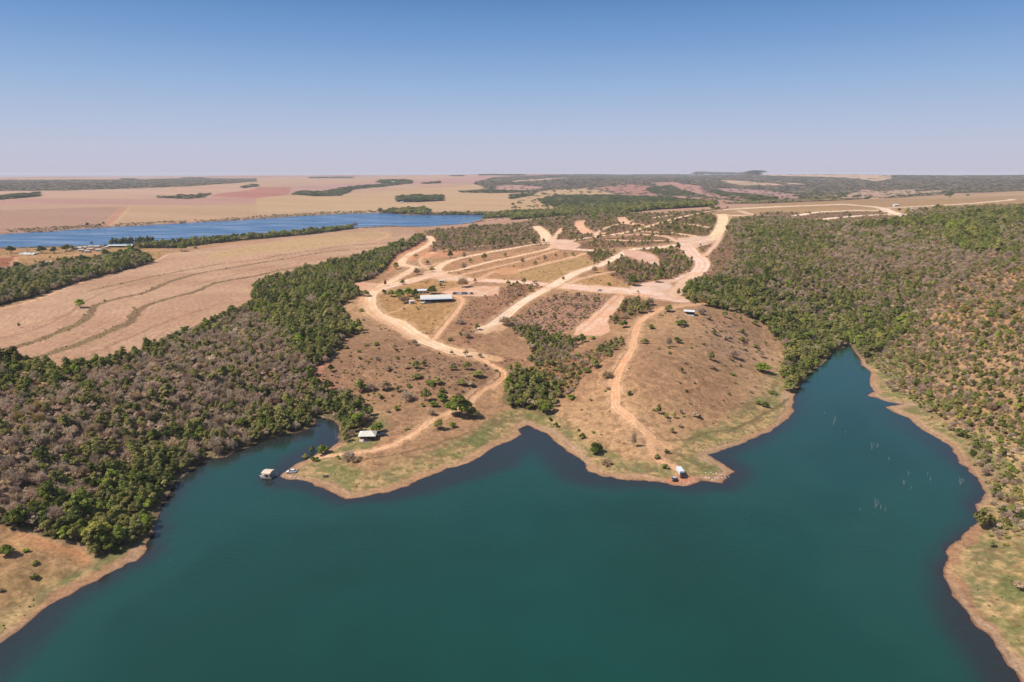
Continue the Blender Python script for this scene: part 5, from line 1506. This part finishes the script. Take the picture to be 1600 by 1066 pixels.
def car(label, px, py, rot, paint, kind='car', group=None, roof=None):
    """x is forward"""
    o, _ = thing('car' if kind == 'car' else 'pickup', label, 'car' if kind == 'car' else 'pickup', px, py, rot, group)
    if kind == 'car':
        body = [(-2.1, .35), (-2.15, .8), (-1.95, .98), (1.0, 1.0), (1.95, .82), (2.12, .6), (2.1, .32)]
        cab = [(-1.85, 1.0), (-1.35, 1.46), (.25, 1.5), (1.0, 1.0)]
    else:
        body = [(-2.6, .42), (-2.6, 1.05), (-.75, 1.05), (-.75, 1.08), (1.3, 1.1), (2.35, .98), (2.5, .7), (2.48, .38)]
        cab = [(-.75, 1.1), (-.62, 1.68), (.55, 1.72), (1.25, 1.1)]
    MB().prism(body, -.88, .88).build('body', paint, o, 0.07)
    MB().prism(cab, -.76, .76).build('window', GLASS, o)
    zt = cab[1][1]
    MB().add([(cab[1][0] - .02, -.74, zt + .005), (cab[2][0] + .02, -.74, cab[2][1] + .005), (cab[2][0] + .02, .74, cab[2][1] + .005), (cab[1][0] - .02, .74, zt + .005),
              (cab[1][0] + .05, -.68, zt + .06), (cab[2][0] - .05, -.68, cab[2][1] + .06), (cab[2][0] - .05, .68, cab[2][1] + .06), (cab[1][0] + .05, .68, zt + .06)],
             [(0, 3, 2, 1), (4, 5, 6, 7), (0, 1, 5, 4), (1, 2, 6, 5), (2, 3, 7, 6), (3, 0, 4, 7)]).build('roof', roof or paint, o)
    if kind != 'car':
        MB().box(-2.45, -.85, -.7, .7, 1.02, 1.075).build('truck_bed', DARKI, o)
    fx = body[-2][0]
    for s in (-1, 1):
        MB().box(fx - .12, fx + .03, s * .62 - .16, s * .62 + .16, .62, .78).build('headlight', PWHITE, o)
        wheel(o, 1.35, s * .82); wheel(o, -1.3, s * .82)
    return o


car('white car parked on the spit beside the floating platform', 455.5, 739, 188, PWHITE)
car('dark blue car in the shade right of the white-roofed pavilion', 599, 682, 12, PBLUE)
o = car('small dark car with a pale roof beside the truck on the point', 1053.5, 749.5, 80, PDARK, roof=PSILV)
o.scale = (.92, 1.0, 1.0)
car('pale blue-grey car stopped on the wide dirt road', 937, 454.5, 170, PSILV)
row = [(709, PDARK, 'black car at the left end of the parked row'), (712.3, PDARK, 'black car second from left in the parked row'), (715.6, PSILV, 'silver car third from left in the parked row'), (719.2, PWHITE, 'white car fourth from left in the parked row'),
       (722.6, PDARK, 'black car fifth from left in the parked row'), (725.6, PBLUE, 'navy car sixth from left in the parked row'), (728.6, PDARK, 'black car just left of the gap in the parked row'), (733.5, PWHITE, 'white car just right of the gap in the parked row'), (737.3, PDARK, 'black car at the right end of the parked row')]
for px, pm, lb in row:
    car(lb, px, 459.3, 270 + 5 * math.sin(px), pm, 'car', 'cars parked on the pad')

# truck on the point
o, _ = thing('truck', 'long white box truck parked on the red point of the right headland', 'truck', 1063.5, 742, 0)
o.rotation_euler = (0, 0, R(-86)); o.scale = (.78, .88, .85)
MB().box(-4.4, 2.2, -1.2, 1.2, .95, 3.0).build('cargo_box', PWHITE, o, .05)
MB().box(-4.3, 3.9, -.5, .5, .55, .93).build('chassis', DARKI, o)
cb = MB().prism([(2.35, .6), (2.35, 2.3), (3.3, 2.35), (3.85, 1.6), (4.05, 1.4), (4.05, .55)], -1.05, 1.05).build('cab', PDARK, o, .06)
MB().add([(3.42, -.9, 2.24), (3.42, .9, 2.24), (3.9, .9, 1.58), (3.9, -.9, 1.58)], [(0, 3, 2, 1)]).build('windscreen', GLASS, cb)
for s in (-1, 1):
    MB().box(4.0, 4.08, s * .75 - .15, s * .75 + .15, .75, .95).build('headlight', PWHITE, o)
    for xx in (3.1, -2.4, -3.4): wheel(o, xx, s * .98, .46, .28)

# floating platform with canopy, moored boat and gangway
o, mpp = thing('floating_platform', 'floating platform with a tan canvas canopy off the tip of the spit', 'platform', 419, 746, -6, z=0.0)
for yy in (-1.6, 0, 1.6):
    MB().tube((-2.3, yy, .12), (2.3, yy, .12), .3, .3, 10).build('float', METAL, o)
MB().box(-2.4, 2.4, -2.1, 2.1, .42, .54).build('deck', TIMBER, o)
for xx in (-1.75, 1.75):
    for yy in (-1.9, 1.9): MB().tube((xx, yy, .54), (xx, yy, 2.75), .05, .05, 6).build('post', METAL, o)
m = MB(); k = 9; vs = []; fs = []
for j in range(k):
    t = j / (k - 1) * 2 - 1
    for s, zz in ((-1, 0), (1, 0), (1, -.06), (-1, -.06)):
        vs.append((s * 1.95, t * 2.3, 2.72 + .32 * (1 - t * t) + zz))
for j in range(k - 1):
    for i in range(4): fs.append((j * 4 + i, j * 4 + (i + 1) % 4, j * 4 + 4 + (i + 1) % 4, j * 4 + 4 + i))
fs += [(0, 3, 2, 1), (4 * k - 4, 4 * k - 3, 4 * k - 2, 4 * k - 1)]
m.add(vs, fs).build('canopy', CANV, o)
MB().box(-2.38, 2.38, -2.08, -2.03, .95, 1.0).box(-2.38, -2.33, -2.03, 2.0, .95, 1.0).build('rail', METAL, o)
MB().box(-1.2, .2, -1.0, -.3, .54, 1.2).build('seat', PDARK, o)
MB().box(.7, 1.4, -1.6, -.9, .54, 1.25).build('counter', PWHITE, o)


def boat(label, px, py, rot, L=4.2, B=1.5):
    o, _ = thing('boat', label, 'boat', px, py, rot, z=0.02)
    prof = []
    vs, fs = [], []
    st = 11
    for i in range(st):
        t = i / (st - 1)
        hw = B / 2 * (1 - max(0, (t - .45) / .55) ** 2.2) * (0.86 + .14 * min(1, t * 4))
        sheer = .5 + .25 * t * t
        x_ = -L / 2 + L * t
        vs += [(x_, -hw, sheer), (x_, -hw * .75, .0), (x_, 0, -.12 + .2 * max(0, t - .7)), (x_, hw * .75, .0), (x_, hw, sheer), (x_, hw * .82, sheer), (x_, hw * .6, .18), (x_, -hw * .6, .18), (x_, -hw * .82, sheer)]
    for i in range(st - 1):
        for j in range(9):
            a = i * 9 + j; b = i * 9 + (j + 1) % 9
            fs.append((a, b, b + 9, a + 9))
    fs.append(tuple(range(9)))
    MB().add(vs, fs).build('hull', PWHITE, o)
    for t in (-.9, .3): MB().box(t - .14, t + .14, -B * .33, B * .33, .32, .4).build('seat', TIMBER, o)
    MB().box(-L / 2 - .3, -L / 2 - .02, -.14, .14, .2, .85).build('outboard_motor', PDARK, o)
    return o


boat('small white boat moored at the left side of the floating platform', 411.5, 745.5, -42)
# gangway
az, r = at_z(425.5, 744.5, 0.5); a = Vector((r * math.sin(az), r * math.cos(az), .52))
x, y, z, _, _ = spot(434.5, 742.5); b = Vector((x, y, z + .12))
g_ = bpy.data.objects.new('gangway', None); COL.link(g_); g_.location = a
tag(g_, 'narrow plank gangway from the floating platform to the spit', 'gangway')
dv = (b - a) * 1.05; sd = Vector((-dv.y, dv.x, 0)).normalized() * .45
MB().add([-sd, dv - sd, dv + sd, sd, Vector(-sd) + Vector((0, 0, .08)), dv - sd + Vector((0, 0, .08)), dv + sd + Vector((0, 0, .08)), sd + Vector((0, 0, .08))], [(0, 3, 2, 1), (4, 5, 6, 7), (0, 1, 5, 4), (1, 2, 6, 5), (2, 3, 7, 6), (3, 0, 4, 7)]).build('plank', METAL, g_)
up = Vector((0, 0, .9))
MB().tube(sd, sd + up, .03, .03, 5).tube(sd + dv, sd + dv + up, .03, .03, 5).tube(sd + up, sd + dv + up, .03, .03, 5).build('handrail', METAL, g_)

# picnic table
o, _ = thing('picnic_table', 'dark picnic table with benches on the grassy spit', 'table', 508.5, 746, 10)
MB().box(-1.1, 1.1, -.45, .45, .72, .79).build('table_top', DARKI, o)
for s in (-1, 1):
    MB().box(-1.1, 1.1, s * .85 - .16, s * .85 + .16, .43, .49).build('bench', DARKI, o)
    MB().tube((s * .8, -.95, 0), (s * .8, .25, .72), .05, .05, 5).tube((s * .8, .95, 0), (s * .8, -.25, .72), .05, .05, 5).box(s * .8 - .04, s * .8 + .04, -.9, .9, .36, .43).build('leg', DARKI, o)

# drowned dead trees
SN = [(1302, 664, 13, 0, 'tall pale drowned trunk standing alone in the inlet'), (1363, 702, 11, 1, 'forked drowned tree, left one of the upper pair'), (1370, 700, 7, 0, 'thin drowned stem, right one of the upper pair'), (1389, 719, 5, 0, 'short grey stump just right below the upper pair'),
      (1419, 743, 7, 0, 'leaning pale snag uppermost of the middle cluster'), (1413, 758, 8, 1, 'bushy grey snag leftmost of the middle cluster'), (1423, 764, 4, 0, 'low stub lowest of the middle cluster'), (1449, 742, 4, 0, 'low stub highest at the right of the middle cluster'), (1454, 751, 5, 0, 'grey stick at the far right of the middle cluster'),
      (1501, 758, 13, 1, 'pinkish forked snag close to the right bank'), (1369, 793, 14, 1, 'white V-shaped snag, the tallest of the lower cluster'), (1376, 795, 6, 0, 'short stick touching the V-shaped snag at its right'), (1383, 798, 5, 0, 'short stick at the right end of the lower cluster'), (1344, 797, 3, 0, 'tiny stub left of the V-shaped snag'),
      (1289, 647, 3, 0, 'tiny stub upper left of the lone drowned trunk'), (1321, 676, 3, 0, 'low floating branch below the lone drowned trunk'), (525, 686, 13, 0, 'pale drowned trunk at the mouth of the left cove'), (529, 683, 10, 0, 'second pale drowned trunk against the left cove bank'), (493, 661, 9, 0, 'pale drowned trunk at the head of the left cove'),
      (291, 763, 5, 0, 'short stick in the water by the left forest bank'), (266, 877, 3, 0, 'tiny stub in the open water at lower left')]
for k, (px, py, h, fork, lb) in enumerate(SN):
    o, mpp = thing('dead_tree', lb, 'dead tree', px, py, 0, 'drowned dead trees in the reservoir', z=0.0)
    gg = random.Random(k)
    H = h * mpp * 1.12
    m = MB(); lean = gg.uniform(-.16, .16)
    if fork: lean = -.28
    rb = .07 + .008 * H
    m.tube((0, 0, -1.0), (lean * H * .5, 0, H * .5), rb, rb * .75, 6).tube((lean * H * .5, 0, H * .49), (lean * H, gg.uniform(-.2, .2), H), rb * .75, rb * .3, 6)
    m.build('trunk', M_DEAD, o)
    if fork or H > 1.6:
        for q in range(3 if fork else 2):
            z0 = H * (.12 + .2 * q) if fork else H * (.45 + .15 * q)
            sx = 1 if q % 2 == 0 else -1
            s0 = lean * z0
            MB().tube((s0, 0, z0), (s0 + sx * H * .28, gg.uniform(-.5, .5), z0 + H * (.55 if q == 0 and fork else .28)), rb * .6, rb * .2, 5).build('branch', M_DEAD, o)

# stones along the shores
gg = np.random.default_rng(3)
def rock_mesh(seed):
    g = np.random.default_rng(seed)
    import bmesh
    bm = bmesh.new(); bmesh.ops.create_icosphere(bm, subdivisions=2, radius=1)
    for v in bm.verts:
        k = 1 + .22 * math.sin(v.co.x * 3 + seed) * math.cos(v.co.y * 4 + seed * 2) + g.random() * .12
        v.co = v.co * k; v.co.z *= .62
    me = bpy.data.meshes.new('stone'); bm.to_mesh(me); bm.free(); me.materials.append(STONE)
    return me
rm = [rock_mesh(i) for i in range(4)]
spots = []
for (x0, y0, x1, y1, n_, lb) in ((1098, 748, 1140, 746, 12, 'pale stone on the stony right tip of the headland'), (1100, 738, 1135, 742, 6, 'pale stone on the grass of the right tip'), (444, 744, 470, 748, 7, 'pale stone on the spit shore below the white car'), (1066, 757, 1084, 754, 4, 'pale stone at the water in front of the truck'), (326, 716, 356, 712, 5, 'pale stone at the foot of the left forest bank'), (505, 653, 516, 655, 3, 'pale boulder at the head of the left cove')):
    for i in range(n_):
        t = (i + .5) / n_
        spots.append((x0 + (x1 - x0) * t + gg.normal() * 1.2, y0 + (y1 - y0) * t + gg.normal() * 1.0, lb))
cnt = {}
ORDN = ['leftmost', 'second', 'third', 'fourth', 'fifth', 'sixth', 'seventh', 'eighth', 'ninth', 'tenth', 'eleventh', 'twelfth']
for i, (px, py, lb) in enumerate(spots):
    x, y, z, mpp, dep = spot(px, py)
    o = bpy.data.objects.new('stone', rm[i % 4]); COL.link(o)
    s = .22 + .3 * gg.random() ** 2
    o.location = (x, y, z + s * .2); o.scale = (s * 1.3, s, s); o.rotation_euler = (0, 0, gg.random() * 6)
    cnt[lb] = cnt.get(lb, 0) + 1; q = cnt[lb]
    tag(o, (ORDN[0] + ' ' + lb) if q == 1 else '%s, %s from the left' % (lb, ORDN[q - 1]), 'stone', 'pale stones: ' + lb.split(' on ')[-1].split(' at ')[-1])

# ----------------------------------------------------------------- air
zmax = float(ZG.max()) + 30
mz = bpy.data.materials.new('haze'); mz.use_nodes = True
nt = mz.node_tree; nt.nodes.clear()
ou = nt.nodes.new('ShaderNodeOutputMaterial'); pv = nt.nodes.new('ShaderNodeVolumePrincipled')
pv.inputs['Color'].default_value = (0.97, 0.93, 0.98, 1)
pv.inputs['Density'].default_value = 5.2e-5
pv.inputs['Anisotropy'].default_value = 0.0
nt.links.new(pv.outputs[0], ou.inputs['Volume'])
m = MB().box(-47000, 47000, -47000, 47000, float(ZG.min()) - 1.5, max(CAMH + 6, zmax))
hz_ = m.build('haze', mz)
hz_['kind'] = 'stuff'
